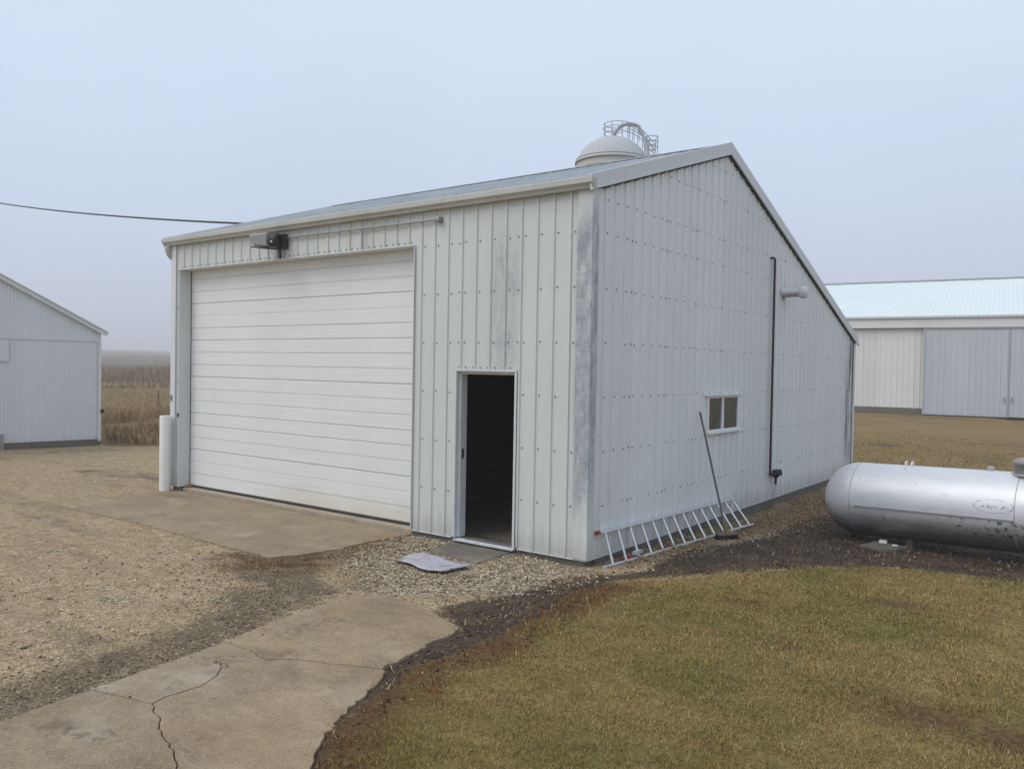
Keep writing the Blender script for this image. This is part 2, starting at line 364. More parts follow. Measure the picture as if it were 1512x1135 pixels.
def mat_tank():
    t = NT('aluminium_tank_paint'); c = t.co(); X, Y, Z = t.sep(c)
    f = t.noise(c, 1.6, 5, .6); st = t.noise(t.map(c, (1.2, 6, 6)), 1., 5, .6); fine = t.noise(c, 55, 4, .7)
    k = t.addm(t.addm(t.mul(t.sub(f, .5), .22), t.mul(t.sub(fine, .5), .10)), 1.)
    b = t.mix(1., (.72,.725,.745), t.comb(k, k, k), 'MULTIPLY')
    low = t.sm(t.addm(Z, t.mul(t.sub(st, .5), .35)), -.02, -.36)  # soil film on the lower half, deepened to paint in the underside's shade
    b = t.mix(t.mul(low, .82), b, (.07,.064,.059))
    b = t.mix(t.mul(t.sm(st, .52, .70), .30), b, (.48,.48,.49)); b = t.mix(t.mul(t.sm(t.noise(c, 5, 5, .7), .60, .70), .22), b, (.40,.39,.385))
    # paint chips and rust clusters on the lower side towards the middle
    ch = t.noise(c, 15, 4, .7)
    m = t.mul(t.band(X, 1.3, 2.5, .3), t.band(Z, -.27, -.07, .04), t.sm(ch, .555, .60))
    m = t.m('MAXIMUM', m, t.mul(t.sm(t.noise(t.map(c, loc=(3,1,2)), 9, 3, .6), .70, .73), .8))
    b = t.mix(m, b, (.025,.018,.014))
    # worn oval emblem on the flank, its lettering weathered past reading
    u = t.mul(t.sub(X, 1.80), 1/.23); v = t.mul(t.sub(Z, .115), 1/.085); face = t.sm(Y, -.3, -.35)
    e = t.m('SQRT', t.addm(t.mul(u, u), t.mul(v, v)))
    ring = t.mul(t.band(e, .90, 1.0, .03), t.sm(ch, .42, .55), .5)
    let = t.mul(t.band(v, -.40, .10, .06), t.m('MAXIMUM', t.band(u, -.55, .18, .03), t.band(u, .38, .78, .03)), t.sm(t.noise(t.map(c, (75, 1, 42)), 1., 2, .5), .50, .55), .8)
    b = t.mix(t.mul(face, t.m('MAXIMUM', ring, let)), b, (.055,.055,.06))
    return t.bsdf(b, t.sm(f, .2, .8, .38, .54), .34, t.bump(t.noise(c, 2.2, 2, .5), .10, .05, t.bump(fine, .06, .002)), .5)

M = {}
M['ground'] = mat_ground()
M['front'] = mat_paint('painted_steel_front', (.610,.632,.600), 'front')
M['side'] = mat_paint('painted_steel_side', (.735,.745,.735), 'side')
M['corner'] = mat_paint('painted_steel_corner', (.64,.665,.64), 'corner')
M['plain'] = mat_paint('painted_steel_plain', (.66,.68,.69))
M['trim'] = simple('trim_paint', (.64,.65,.645), .5, 0, .12, 3)
M['gutter'] = simple('gutter_paint', (.50,.50,.455), .5, 0, .22, 2.5)
M['roof'] = simple('galvanised_roof', (.42,.435,.45), .42, .5, .55, 1.3)
M['door'] = mat_door()
M['dark'] = simple('dark_seal_and_shadow', (.03,.03,.032), .7, 0, .3, 20)  # door seal; also stands in for the shadow under the rake
M['screw'] = simple('screw_head', (.075,.075,.078), .5, .5, .3, 60)
M['found'] = simple('old_foundation', (.14,.125,.105), .9, 0, .5, 5, .5, .01)
M['sill'] = mat_concrete('sill_concrete', (.33,.27,.20), (.46,.38,.29))
M['walk'] = mat_concrete('walk_concrete', (.195,.148,.090), (.365,.282,.180), 1., True)
M['apron'] = mat_concrete('apron_concrete', (.215,.165,.100), (.350,.272,.172), .8)
M['stoop'] = mat_concrete('stoop_concrete', (.12,.105,.09), (.20,.175,.15), 2.)
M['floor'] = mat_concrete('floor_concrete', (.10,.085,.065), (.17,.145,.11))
M['lining'] = simple('interior_shade', (.010,.009,.008), .9, 0, .5, 3)  # near-black colour standing in for the unlit interior
M['alu'] = simple('aluminium', (.72,.73,.74), .38, .75, .15, 8)
M['alu_dull'] = simple('dull_aluminium', (.60,.61,.61), .5, .5, .2, 8)
M['white'] = simple('white_enamel', (.78,.78,.76), .45, 0, .12, 5)
M['pvc'] = simple('white_pvc', (.80,.79,.755), .45, 0, .10, 3)
M['lamp_grey'] = simple('lamp_housing_grey', (.30,.305,.30), .5, .3, .2, 8)
M['black'] = simple('black_metal', (.022,.022,.024), .5, .2, .3, 15)
M['conduit'] = simple('grey_conduit', (.34,.35,.345), .45, .5, .2, 12)
M['gaspipe'] = simple('oxide_pipe', (.055,.026,.026), .55, .1, .35, 9)
M['vent'] = simple('galvanised_vent', (.50,.51,.52), .4, .6, .2, 10)
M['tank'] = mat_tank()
M['weld'] = simple('weld_line', (.44,.445,.46), .45, .4, .2, 12)
M['dome'] = simple('weathered_hood', (.33,.31,.30), .75, .1, .4, 7, .4)
M['wood'] = simple('grey_wood', (.22,.16,.10), .85, 0, .4, 9)
M['rustwood'] = simple('orange_brown_block', (.30,.16,.06), .85, 0, .3, 9)
M['broom'] = simple('worn_handle', (.13,.12,.115), .6, 0, .3, 9)
M['red'] = simple('red_cap', (.35,.05,.04), .6, 0, .2, 9)
M['shed'] = mat_paint('old_corrugated_paint', (.64,.66,.68))
M['barn_white'] = mat_paint('barn_white_steel', (.72,.72,.70))
M['barn_door'] = mat_paint('barn_door_steel', (.50,.535,.565))
M['barn_roof'] = simple('barn_roof_steel', (.72,.79,.79), .5, 0, .07, .5)
M['silo'] = simple('silo_stave', (.40,.375,.335), .85, 0, .18, 1.2, .3, .03)
M['silo_dome'] = simple('silo_dome_metal', (.46,.47,.475), .75, .05, .12, .6)
M['silo_rail'] = simple('silo_galvanised', (.36,.365,.37), .5, .4, .15, 2)
M['cable'] = simple('black_cable', (.02,.02,.025), .6, 0, .2, 9)
M['blade'] = mat_tint('dry_grass_blade')
M['stone'] = mat_tint('loose_stone', .9, .3)

def mat_pane():
    t = NT('window_glass'); c = t.co(); f = t.noise(c, 3.2, 3, .5)
    return t.bsdf(t.ramp(f, [(.3,(.045,.052,.045)),(.7,(.085,.095,.082))]), .07, 0, None, .6)
M['pane'] = mat_pane()
def mat_bag():
    t = NT('feed_bag_plastic'); c = t.co(); f = t.noise(c, 3.4, 5, .6); g = t.noise(c, 14, 4, .6)
    b = t.ramp(g, [(.3,(.36,.35,.40)),(.7,(.54,.53,.60))])
    b = t.mix(t.mul(t.sm(f, .54, .62), .5), b, (.42,.22,.20)); b = t.mix(t.mul(t.sm(t.noise(t.map(c, loc=(4,2,0)), 5, 4, .6), .58, .66), .8), b, (.13,.11,.10))
    return t.bsdf(b, .45, 0, t.bump(g, .4, .01), .45)
M['bag'] = mat_bag()

# ------------------------------------------------------------------ ribbed sheet walls
RIB = [(0,0),(.008,.018),(.030,.018),(.039,0)]
RIBS = [(0,0),(.010,.020),(.034,.020),(.044,0),(.108,0),(.113,.0035),(.122,.0035),(.127,0),(.160,0),(.165,.0035),(.174,.0035),(.179,0)]
def ribbed(mb, u0, u1, zb, ztop, holes, P, prof=RIB, period=.2286, phase=0., extra=(), mi=0):
    us = {}
    k = math.floor((u0-phase)/period)-1; pu = []; pd = []
    while phase + k*period < u1 + period:
        for o, d in prof: pu.append(phase+k*period+o); pd.append(d)
        k += 1
    bp = [u for u in pu if u0 < u < u1] + [u0, u1] + [e for h in holes for e in h[:2] if u0 < e < u1] + [e for e in extra if u0 < e < u1]
    bp = sorted(set(round(b, 5) for b in bp)); dep = np.interp(bp, pu, pd)
    for i in range(len(bp)-1):
        a, b = bp[i], bp[i+1]; da, db = dep[i], dep[i+1]; m = (a+b)/2
        hs = sorted((h[2], h[3]) for h in holes if h[0]-1e-6 <= m <= h[1]+1e-6)
        cuts = []; z = zb
        for h0, h1 in hs:
            if h0 > z + 1e-6: cuts.append((z, z, h0, h0))
            z = h1
        cuts.append((z, z, ztop(a), ztop(b)))
        for za0, zb0, za1, zb1 in cuts:
            if min(za1-za0, zb1-zb0) < 1e-4: continue
            mb.add([P(a,da,za0), P(b,db,zb0), P(b,db,zb1), P(a,da,za1)], [(0,1,2,3)], mi)
def screws(mb, u0, u1, rows, ztop, holes, P, period=.2286, phase=0., off=.075, mi=1, s=.0092):
    k = math.floor((u0-phase)/period)
    while phase + k*period + off < u1:
        for z in rows:
            us = [phase+k*period+off]
            if k % 4 == 0: us.append(phase+k*period-.02)
            for u in us:
                zz = z + random.uniform(-.007, .007)
                if u < u0+.03 or u > u1-.03 or zz > ztop(u)-.1 or random.random() < .05: continue
                if any(h[0]-.02 < u < h[1]+.02 and h[2]-.02 < zz < h[3]+.02 for h in holes): continue
                a = [P(u+s*math.cos(t), .004, zz+s*math.sin(t)) for t in np.arange(6)*math.pi/3]
                b = [P(u+s*.8*math.cos(t), .011, zz+s*.8*math.sin(t)) for t in np.arange(6)*math.pi/3]
                mb.add(a+b, [(6,7,8,9,10,11)]+[(i,(i+1)%6,6+(i+1)%6,6+i) for i in range(6)], mi)
        k += 1

# ------------------------------------------------------------------ the white metal building
W, L, AY, H1, HA, H2 = 8.3717, 11.0783, 3.775, 4.1283, 5.3187, 2.7876
def gl(y): return H1+(HA-H1)*y/AY if y < AY else HA+(H2-HA)*(y-AY)/(L-AY)
B = tag(empty('metal_building'), 'white ribbed steel farm building with a big overhead door and an open dark doorway', 'building')
BD = (-8.147, -2.672, -1, 3.693); WD = (-1.917, -1.006, -1, 2.08)
ROWS = [.57+.62*k for k in range(6)] + [4.05, 4.62, 5.05]
front = lambda u, d, z: (u, -d, z); side = lambda u, d, z: (d, u, z)
mb = MB(); ribbed(mb, -W, 0, 0, lambda u: 4.2, [BD, WD], front, phase=-.06)
screws(mb, -W, -.16, ROWS[:6], lambda u: 4.2, [BD, WD], front, phase=-.06)
k = -8.1
while k < -2.7:                                      # screws along the two header edges
    mb.obox((k, -.006, 3.735), (.006,0,0), (0,.006,0), (0,0,.006), 1); k += .114
for k in np.arange(-1.9, -1.0, .115): mb.obox((k, -.006, 2.125), (.006,0,0), (0,.006,0), (0,0,.006), 1)
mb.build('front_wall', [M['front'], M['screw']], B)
WN = (3.1906, 4.3709, 1.2576, 1.7686)
mb = MB(); ribbed(mb, 0, L, 0, lambda u: gl(u)+.12, [WN], side, RIBS, extra=(AY,), phase=.03)
screws(mb, .1, L, ROWS, gl, [WN], side, phase=.03, s=.0105)
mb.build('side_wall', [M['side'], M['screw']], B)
mb = MB(); ribbed(mb, 0, L, 0, lambda u: gl(u)+.12, [], lambda u, d, z: (-W-d, u, z), extra=(AY,)); mb.build('side_wall', M['plain'], B)
mb = MB(); ribbed(mb, -W, 0, 0, lambda u: H2+.1, [], lambda u, d, z: (u, L+d, z)); mb.build('rear_wall', M['plain'], B)
# corner trim
mb = MB(); mb.box((-.165,-.029,-.005),(.027,-.0225,4.135)); mb.box((.0205,-.0225,-.005),(.027,.115,4.13)); mb.build('corner_trim', M['corner'], B, .003)
mb = MB(); mb.box((-W-.027,-.029,-.005),(-W+.12,-.0225,4.135)); mb.box((-W-.027,-.0225,-.005),(-W-.0205,.12,4.13)); mb.build('corner_trim', M['plain'], B, .003)
mb = MB(); mb.box((.0205,L-.115,-.005),(.027,L+.027,H2+.02)); mb.build('corner_trim', M['plain'], B, .003)
# base trim strip
mb = MB(); mb.box((-2.66,-.012,-.022),(-1.98,.012,-.003)); mb.box((-.95,-.012,-.022),(-.0,.012,-.003)); mb.box((-.012,.012,-.022),(.010,L,-.003)); mb.build('base_trim', M['trim'], B)
# roof
RP = [(0,0),(.014,.020),(.045,.020),(.059,0)]
def rz(y): return gl(y)+.130
mb = MB(); pu = []; k = 0
x = -W-.13
while x < .03:
    for o, d in RP: pu.append((x+o, d))
    x += .2286
pu = [(min(a, .05), d) for a, d in pu]
for (xa, da), (xb, db) in zip(pu, pu[1:]):
    ye, yr = -.125, L+.12
    ze = H1+.130-(HA-H1)/AY*.125; zr = H2+.130-.347*.12
    mb.add([(xa,ye,ze+da),(xb,ye,ze+db),(xb,AY,HA+.130+db),(xa,AY,HA+.130+da)], [(0,1,2,3)])
    mb.add([(xa,AY,HA+.130+da),(xb,AY,HA+.130+db),(xb,yr,zr+db),(xa,yr,zr+da)], [(0,1,2,3)])
roof = mb.build('roof', M['roof'], B)
mb = MB(); sl = math.atan((HA-H1)/AY)
mb.obox((-W/2-.03, AY-.10, HA+.130+.030-.10*.315), (W/2+.09,0,0), (0,.11*math.cos(sl),.11*math.sin(sl)), (0,0,.003))
mb.obox((-W/2-.03, AY+.10, HA+.130+.030-.10*.347), (W/2+.09,0,0), (0,.11*math.cos(sl),-.11*math.sin(sl)), (0,0,.003)); mb.build('ridge_cap', M['roof'], roof)
def rake(x0, x1, ya, za, yb, zb_, lo, hi):
    mb = MB(); d = Vector((0, yb-ya, zb_-za)); mb.obox(((x0+x1)/2, (ya+yb)/2, (za+zb_)/2+(lo+hi)/2), ((x1-x0)/2,0,0), d/2, (0,0,(hi-lo)/2))
    mb.obox((x1+.004, (ya+yb)/2, (za+zb_)/2+lo+.014), (.004,0,0), d/2, (0,0,.014))
    mb.obox(((x0+x1)/2-.03, (ya+yb)/2, (za+zb_)/2+hi+.004), ((x1-x0)/2+.03,0,0), d/2, (0,0,.004))
    return mb
rake(.045, .06, -.12, H1-.12*.315, AY, HA, -.01, .160).build('rake_trim', M['trim'], B)
rake(.045, .06, AY+.0005, HA, L+.13, H2-.13*.347, -.01, .160).build('rake_trim', M['trim'], B)
for ya, za, yb, zb_ in ((-.12, H1-.12*.315, AY, HA), (AY+.0005, HA, L+.13, H2-.13*.347)):
    mb = MB(); mb.obox((-W-.125, (ya+yb)/2, (za+zb_)/2+.08), (.008,0,0), (0,(yb-ya)/2,(zb_-za)/2), (0,0,.075)); mb.build('rake_trim', M['trim'], B)
# dark strip in place of the shadow under the rake, notched over each rib
for ya, yb in ((.12, AY), (AY, L-.04)):
    mb = MB(); ys_ = np.arange(ya, yb, .1143); ys_ = np.append(ys_, yb)
    for i, (a, b) in enumerate(zip(ys_, ys_[1:])):
        dz = -.038 if i % 2 else -.024
        mb.add([(.0335,a,gl(a)+dz),(.0335,b,gl(b)+dz),(.0335,b,gl(b)+.02),(.0335,a,gl(a)+.02),(.0,a,gl(a)+dz),(.0,b,gl(b)+dz)], [(0,1,2,3),(4,5,1,0)])
    mb.build('rib_shadow_strip', M['dark'], B)
# gutter
prof = [(-.026,4.215),(-.026,4.118),(-.085,4.110),(-.100,4.140),(-.136,4.165),(-.138,4.228),(-.128,4.237),(-.120,4.222)]
mb = MB(); n = len(prof); xs = [-W-.16, .075]
vs = [(x, y, z) for x in xs for y, z in prof]
mb.add(vs, [tuple(range(n-1,-1,-1)), tuple(range(n, 2*n))] + [(i,(i+1)%n,n+(i+1)%n,n+i) for i in range(n)])
gut = mb.build('gutter', M['gutter'], B, .003)
for x in np.arange(-7.6, 0, 1.9):
    mb = MB(); mb.box((x-.014,-.1405,4.165),(x+.014,-.1375,4.236)); mb.build('hanger_strap', M['gutter'], gut)
mb = MB(); mb.tube([(-W-.06,-.07,4.115),(-W-.06,-.07,4.06),(-W-.06,-.05,3.99),(-W-.055,.0,3.93),(-W-.045,.05,3.90)], .055, 12); mb.build('downspout_elbow', M['gutter'], gut)
# foundation, sill, floor, near-black lining added to keep the interior dark
mb = MB()
for a, b in ((-W+.01,BD[0]+.02),(BD[1]-.02,-.035)): mb.box((a,.018,-.55),(b,.22,-.024))
mb.box((-.22,.221,-.55),(-.012,L-.02,-.024)); mb.box((-W+.01,.221,-.55),(-W+.2,L-.02,-.024)); mb.box((-W+.2,L-.2,-.55),(-.22,L-.02,-.024))
mb.build('foundation', M['found'], B)
mb = MB(); mb.box((BD[0]+.022,.055,-.5),(BD[1]-.022,.42,-.022)); mb.build('door_sill', M['sill'], B, .008)
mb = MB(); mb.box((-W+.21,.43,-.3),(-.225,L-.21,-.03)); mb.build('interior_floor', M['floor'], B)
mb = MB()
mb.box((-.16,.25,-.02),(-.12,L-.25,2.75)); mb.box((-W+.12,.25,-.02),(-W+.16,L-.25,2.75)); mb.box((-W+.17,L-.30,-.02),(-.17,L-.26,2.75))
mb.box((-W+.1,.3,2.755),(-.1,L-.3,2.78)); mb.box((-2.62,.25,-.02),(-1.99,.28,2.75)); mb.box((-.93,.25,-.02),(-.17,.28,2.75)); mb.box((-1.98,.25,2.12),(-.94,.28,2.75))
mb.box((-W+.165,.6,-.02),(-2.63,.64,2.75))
mb.build('interior_shade_lining', M['lining'], B)
# overhead door
mb = MB(); mb.box((BD[0]+.02,.235,-.01),(BD[1]-.02,.26,3.72)); od = mb.build('overhead_door', M['dark'], B)
ph = 3.735/6
for i in range(6):
    mb = MB(); z0 = .012 + i*ph
    for j in range(3):
        a = z0+j*ph/3; h = ph/3
        g = .0065 if j == 0 else .005
        yy = .200+random.uniform(-.0012, .0012)
        dp = .011 if j == 0 else (.008 if (i+j) % 2 else .0045)
        pr = [(yy+dp,a),(yy+dp,a+.001),(yy+.010 if j == 0 else yy+dp*.6,a+g),(yy+.002,a+g+.004),(yy,a+g+.010),(yy,a+h-.006),(yy+.002,a+h-.003),(yy+min(.012,dp),a+h-.001)]
        xa, xb = BD[0]+.012, BD[1]-.012
        for (ya, za), (yb, zb_) in zip(pr, pr[1:]): mb.add([(xa,ya,za),(xb,ya,za),(xb,yb,zb_),(xa,yb,zb_)], [(0,1,2,3)])
    mb.build('door_panel', M['door'], od)
mb = MB(); mb.box((BD[0]+.015,.195,-.021),(BD[1]-.015,.232,.011)); mb.build('bottom_seal', M['dark'], od)
for x in (BD[0]+.05, BD[1]-.12):
    mb = MB(); mb.box((x,.11,-.021),(x+.07,.19,.03)); mb.build('jamb_block', M['rustwood'], B, .006)
# trim round the two openings
def surround(o, w, dep, name, top=True):
    mb = MB()
    for x, s in ((o[0], 1), (o[1], -1)):
        mb.box((min(x,x+s*.006),-.024,-.004),(max(x,x+s*.006),dep,o[3]))            # return into the opening
        mb.box((min(x,x-s*w),-.029,-.004),(max(x,x-s*w),-.0225,o[3]+w))              # face strip
    mb.box((o[0]-w-.002,-.033,o[3]+.001),(o[1]+w+.002,-.0295,o[3]+w)); mb.box((o[0]+.007,-.031,o[3]-.006),(o[1]-.007,dep,o[3]-.0005))
    return mb.build(name, M['trim'], B)
surround(BD, .010, .19, 'overhead_door_trim')
df = surround(WD, .028, .17, 'doorway_frame')
mb = MB(); mb.box((WD[0]+.007,.035,-.004),(WD[0]+.035,.15,2.07)); mb.box((WD[1]-.035,.035,-.004),(WD[1]-.007,.15,2.07)); mb.box((WD[0]+.036,.035,2.04),(WD[1]-.036,.15,2.07)); mb.build('door_stop', M['trim'], df)
mb = MB(); mb.box((WD[0]+.03,.060,.98),(WD[0]+.039,.10,1.10)); mb.build('strike_plate', M['black'], df)
mb = MB(); mb.box((WD[0]-.02,-.045,-.045),(WD[1]+.02,.20,-.028)); mb.box((WD[0]-.02,.0,-.028),(WD[1]+.02,.10,-.016)); mb.build('threshold', M['alu'], df, .004)
# window
y0, y1, z0, z1 = WN
mb = MB(); mb.box((-.06,y0,z0),(.032,y0+.055,z1)); mb.box((-.06,y1-.055,z0),(.032,y1,z1)); mb.box((-.06,y0+.055,z1-.03),(.032,y1-.055,z1)); mb.box((-.06,y0+.055,z0),(.032,y1-.055,z0+.025))
ym = (y0+y1)/2 - .02; mb.box((-.05,ym-.03,z0+.025),(.028,ym+.03,z1-.03))
wf = mb.build('window', M['white'], B, .004)
for a, b, x in ((y0+.055, ym-.03, .002), (ym+.03, y1-.055, .012)):
    mb = MB(); mb.box((x-.012,a,z0+.025),(x,b,z1-.03)); mb.build('pane', M['pane'], wf)
mb = MB(); mb.box((.0,y0-.05,z1+.001),(.066,y1+.10,z1+.018)); mb.build('drip_cap', M['trim'], wf)
mb = MB(); mb.box((.0,y0-.02,z0-.034),(.062,y1+.02,z0-.001)); mb.build('window_sill', M['white'], wf, .004)
# gas pipe on the side wall
mb = MB(); mb.tube([(.0,5.69,4.02),(.055,5.69,4.02),(.075,5.69,4.0),(.075,5.69,.46),(.075,5.70,.43),(.075,5.74,.42),(.075,5.86,.42)], .021, 10); gp = mb.build('gas_pipe', M['gaspipe'], B)
mb = MB(); mb.lathe([(0,-.045),(.06,-.045),(.075,-.02),(.075,.02),(.05,.05),(.03,.055),(.03,.10),(0,.10)], (.09,5.93,.42), (1,0,.1), 20)
mb.tube([(.09,5.86,.42),(.09,6.12,.44)], .028, 10); mb.lathe([(0,0),(.04,0),(.04,.07),(0,.07)], (.09,6.06,.44), (0,1,0), 14)
mb.tube([(.09,5.93,.42),(.09,5.93,.24)], .022, 8); mb.build('regulator', M['black'], gp)
mb = MB(); mb.tube([(.09,5.93,.25),(.085,5.90,.16),(.075,5.87,.06),(.08,5.89,-.04),(.09,5.88,-.16)], .009, 6); mb.build('earth_wire', M['conduit'], gp)
# wall vent
mb = MB(); mb.lathe([(.115,.018),(.115,.03),(.075,.035),(.075,.33)], (0,6.3,3.49), (1,0,0), 24); vt = mb.build('wall_vent', M['vent'], B)
mb = MB(); mb.lathe([(.075,.30),(.098,.31),(.104,.335),(.104,.375),(.095,.405),(.06,.425),(.03,.432),(0,.434)], (0,6.3,3.49), (1,0,0), 24); mb.build('vent_cap', M['trim'], vt)
# floodlight over the big door with its conduit
mb = MB(); mb.box((-5.43,-.12,3.83),(-5.25,-.02,4.05)); mb.lathe([(0,-.09),(.085,-.09),(.105,-.07),(.105,.03),(.07,.05),(0,.05)], (-5.33,-.17,3.945), (1,.35,0), 20); fl = mb.build('floodlight', M['black'], B, .01)
mb = MB()
vs = [(-5.76,-.36,4.045),(-5.43,-.29,4.06),(-5.42,-.10,4.06),(-5.70,-.10,4.05),(-5.68,-.34,3.875),(-5.43,-.28,3.85),(-5.42,-.12,3.85),(-5.64,-.12,3.875)]
mb.add(vs, [(0,1,2,3),(7,6,5,4),(0,4,5,1),(1,5,6,2),(2,6,7,3),(3,7,4,0)]); mb.build('lamp_housing', M['lamp_grey'], fl, .02)
mb = MB(); mb.add([(-5.70,-.36,3.868),(-5.43,-.295,3.843),(-5.42,-.11,3.843),(-5.66,-.11,3.868),(-5.70,-.36,3.85),(-5.43,-.295,3.825),(-5.42,-.11,3.825),(-5.66,-.11,3.85)], [(0,1,2,3),(7,6,5,4),(0,4,5,1),(1,5,6,2),(2,6,7,3),(3,7,4,0)]); mb.build('lens_lip', M['black'], fl, .004)
mb = MB(); mb.tube([(-5.40,-.06,3.84),(-5.40,-.05,3.70)], .018, 8); mb.build('bracket', M['black'], fl)
mb = MB(); mb.lathe([(0,0),(.014,0),(.014,.012),(0,.012)], (-5.28,-.30,3.91), (.2,-1,0), 10); mb.build('sensor', M['white'], fl)
mb = MB(); mb.tube([(-5.25,-.045,4.0),(-2.26,-.045,3.985)], .0135, 8); cd = mb.build('conduit', M['conduit'], B)
mb = MB(); mb.tube([(-3.62,-.045,3.99),(-3.62,-.045,3.72)], .010, 8); mb.build('drop_pipe', M['conduit'], cd)
mb = MB(); mb.lathe([(0,-.05),(.042,-.05),(.042,.02),(.03,.03),(0,.03)], (-2.24,-.05,3.985), (0,-1,0), 16); mb.build('junction_box', M['conduit'], cd)
mb = MB(); mb.box((-8.385,-.06,1.47),(-8.335,-.03,1.56)); mb.build('key_switch', M['lamp_grey'], B, .004)
mb = MB(); mb.box((-8.147,-.05,1.2),(-8.12,-.03,1.26)); mb.build('latch', M['black'], B)

# ------------------------------------------------------------------ things round the building
def gz(x, y): return float(zground(np.array([x]), np.array([y]))[0])
bo = tag(empty('bollard', (-8.335,-.15,-.085)), 'white plastic sleeved post at the left corner of the big door', 'bollard')
mb = MB(); mb.lathe([(.090,-.2),(.090,1.28),(.086,1.295),(.080,1.295),(.080,1.2),(0,1.2)], n=32); mb.build('sleeve', M['pvc'], bo)
mb = MB(); mb.lathe([(.074,1.201),(.074,1.26),(.05,1.27),(0,1.272)], n=24); mb.build('core', M['sill'], bo)

def slab(mb, P, ztop, th, jag=0., edge=.012, gap=0):
    P = [Vector((p[0], p[1])) for p in P]
    n = len(P); area = sum(P[i].x*P[(i+1)%n].y-P[(i+1)%n].x*P[i].y for i in range(n))
    if area < 0: P.reverse()
    ins = []
    for i in range(n):
        a, b, c = P[i-1], P[i], P[(i+1)%n]
        t = ((b-a).normalized()+(c-b).normalized()); t = t.normalized() if t.length > 1e-6 else (b-a).normalized()
        ins.append(b + Vector((-t.y, t.x))*edge)
    z = lambda p, dz=0: (p.x, p.y, ztop+dz)
    rim = [(p*.6 + q*.4) for p, q in zip(ins, P)] if gap == 0 else [p + (q-p)*(.35) for p, q in zip(ins, P)]
    vs = [z(p) for p in ins] + [z(p, -edge*.7) for p in rim] + [z(p, -th) for p in rim]
    mb.add(vs, [tuple(range(n))] + [(n+i, n+(i+1)%n, (i+1)%n, i) for i in range(n)] + [(2*n+i, 2*n+(i+1)%n, n+(i+1)%n, n+i) for i in range(n)])

def jagline(P, step=.06, amp=.008, seed=1):
    r = random.Random(seed); out = []
    for (ax, ay), (bx, by) in zip(P, P[1:]):
        d = math.hypot(bx-ax, by-ay); k = max(1, int(d/step))
        for i in range(k):
            t = i/k; j = 0 if i == 0 else 1
            out.append((ax+(bx-ax)*t+j*r.uniform(-amp, amp), ay+(by-ay)*t+j*r.uniform(-amp, amp)))
    out.append(P[-1]); return out
st = MB(); slab(st, jagline([(-1.80,-.60),(-1.94,-.05),(-1.0,-.05),(-1.0,-.69),(-1.80,-.60)], .12, .008)[:-1], -.058, .08)
tag(st.build('doorstep', M['stoop']), 'flat dark concrete slab right in front of the open doorway', 'step')
# feed bag
bm_v = []; nx, ny = 22, 14
q = [(-1.76,-1.24),(-.98,-1.33),(-.95,-.86),(-1.74,-.78)]
for j in range(ny+1):
    for i in range(nx+1):
        u, v = i/nx, j/ny
        x = (q[0][0]*(1-u)+q[1][0]*u)*(1-v)+(q[3][0]*(1-u)+q[2][0]*u)*v; y = (q[0][1]*(1-u)+q[1][1]*u)*(1-v)+(q[3][1]*(1-u)+q[2][1]*u)*v
        w = float(fbm(np.array([x]), np.array([y]), 5.5, 3, 11)[0]-.5)
        e = max(0, .22-min(u, 1-u))*.12*(1 if (u < .5) else .5)+max(0, .15-v)*.16*math.sin(u*5)**2
        bm_v.append((x+.012*math.sin(v*9), y+.02*math.sin(u*7), -.064+.028*(w+.2)+e*.45))
mb = MB(); mb.add(bm_v, [(j*(nx+1)+i, j*(nx+1)+i+1, (j+1)*(nx+1)+i+1, (j+1)*(nx+1)+i) for j in range(ny) for i in range(nx)], 0, True)
bag = mb.build('feed_bag', M['bag']); md = bag.modifiers.new('thick', 'SOLIDIFY'); md.thickness = .012; md.offset = 1
tag(bag, 'flattened pale plastic sack lying on the gravel before the doorway', 'sack')

# ladder lying on its side against the wall
ld = tag(empty('ladder', (.2,.2,-.1)), 'aluminium ladder lying on its side along the base of the side wall', 'ladder')
lw = Matrix.Translation((-.2,-.2,.1))
def rel(p): return (p[0]-.2, p[1]-.2, p[2]+.1)
b0, b1 = Vector((.17,.18,-.085)), Vector((.37,4.10,gz(.37,4.1)+.03)); t0, t1 = Vector((.045,.20,.285)), Vector((.065,4.13,.215))
for a, b in ((b0, b1), (t0, t1)):
    n = (t0-b0).normalized(); mb = MB(); a, b = Vector(rel(a)), Vector(rel(b))
    mb.bar(a, b, .070, .006, n); 
    sd = (b-a).cross(n).normalized()
    for s in (-1, 1): mb.bar(a+sd*s*.034+n*(.010 if a.z < .2 else -.010), b+sd*s*.034+n*(.010 if a.z < .2 else -.010), .004, .022, n)
    mb.build('rail', M['alu_dull'], ld)
for i in range(14):
    t = (i+.45)/13.7; p = b0.lerp(b1, t); q_ = t0.lerp(t1, t); mb = MB(); mb.tube([rel(p), rel(q_)], .0165, 10); mb.build('rung', M['alu'], ld)
for p in ((b0+Vector((0,-.03,0))), (t0+Vector((0,-.03,0)))):
    mb = MB(); mb.obox(rel(p), (.016,0,0), (0,.035,0), (0,0,.022)); mb.build('end_cap', M['red'] if p.z > .1 else M['alu_dull'], ld, .006)
mb = MB(); mb.obox(rel((.19,.86,-.03)), (.03,.01,0), (-.01,.09,0), (0,0,.018)); mb.obox(rel((.185,.66,-.05)), (.02,0,0), (0,.03,0), (0,0,.02), 1); mb.build('rung_lock', [M['alu_dull'], M['red']], ld)

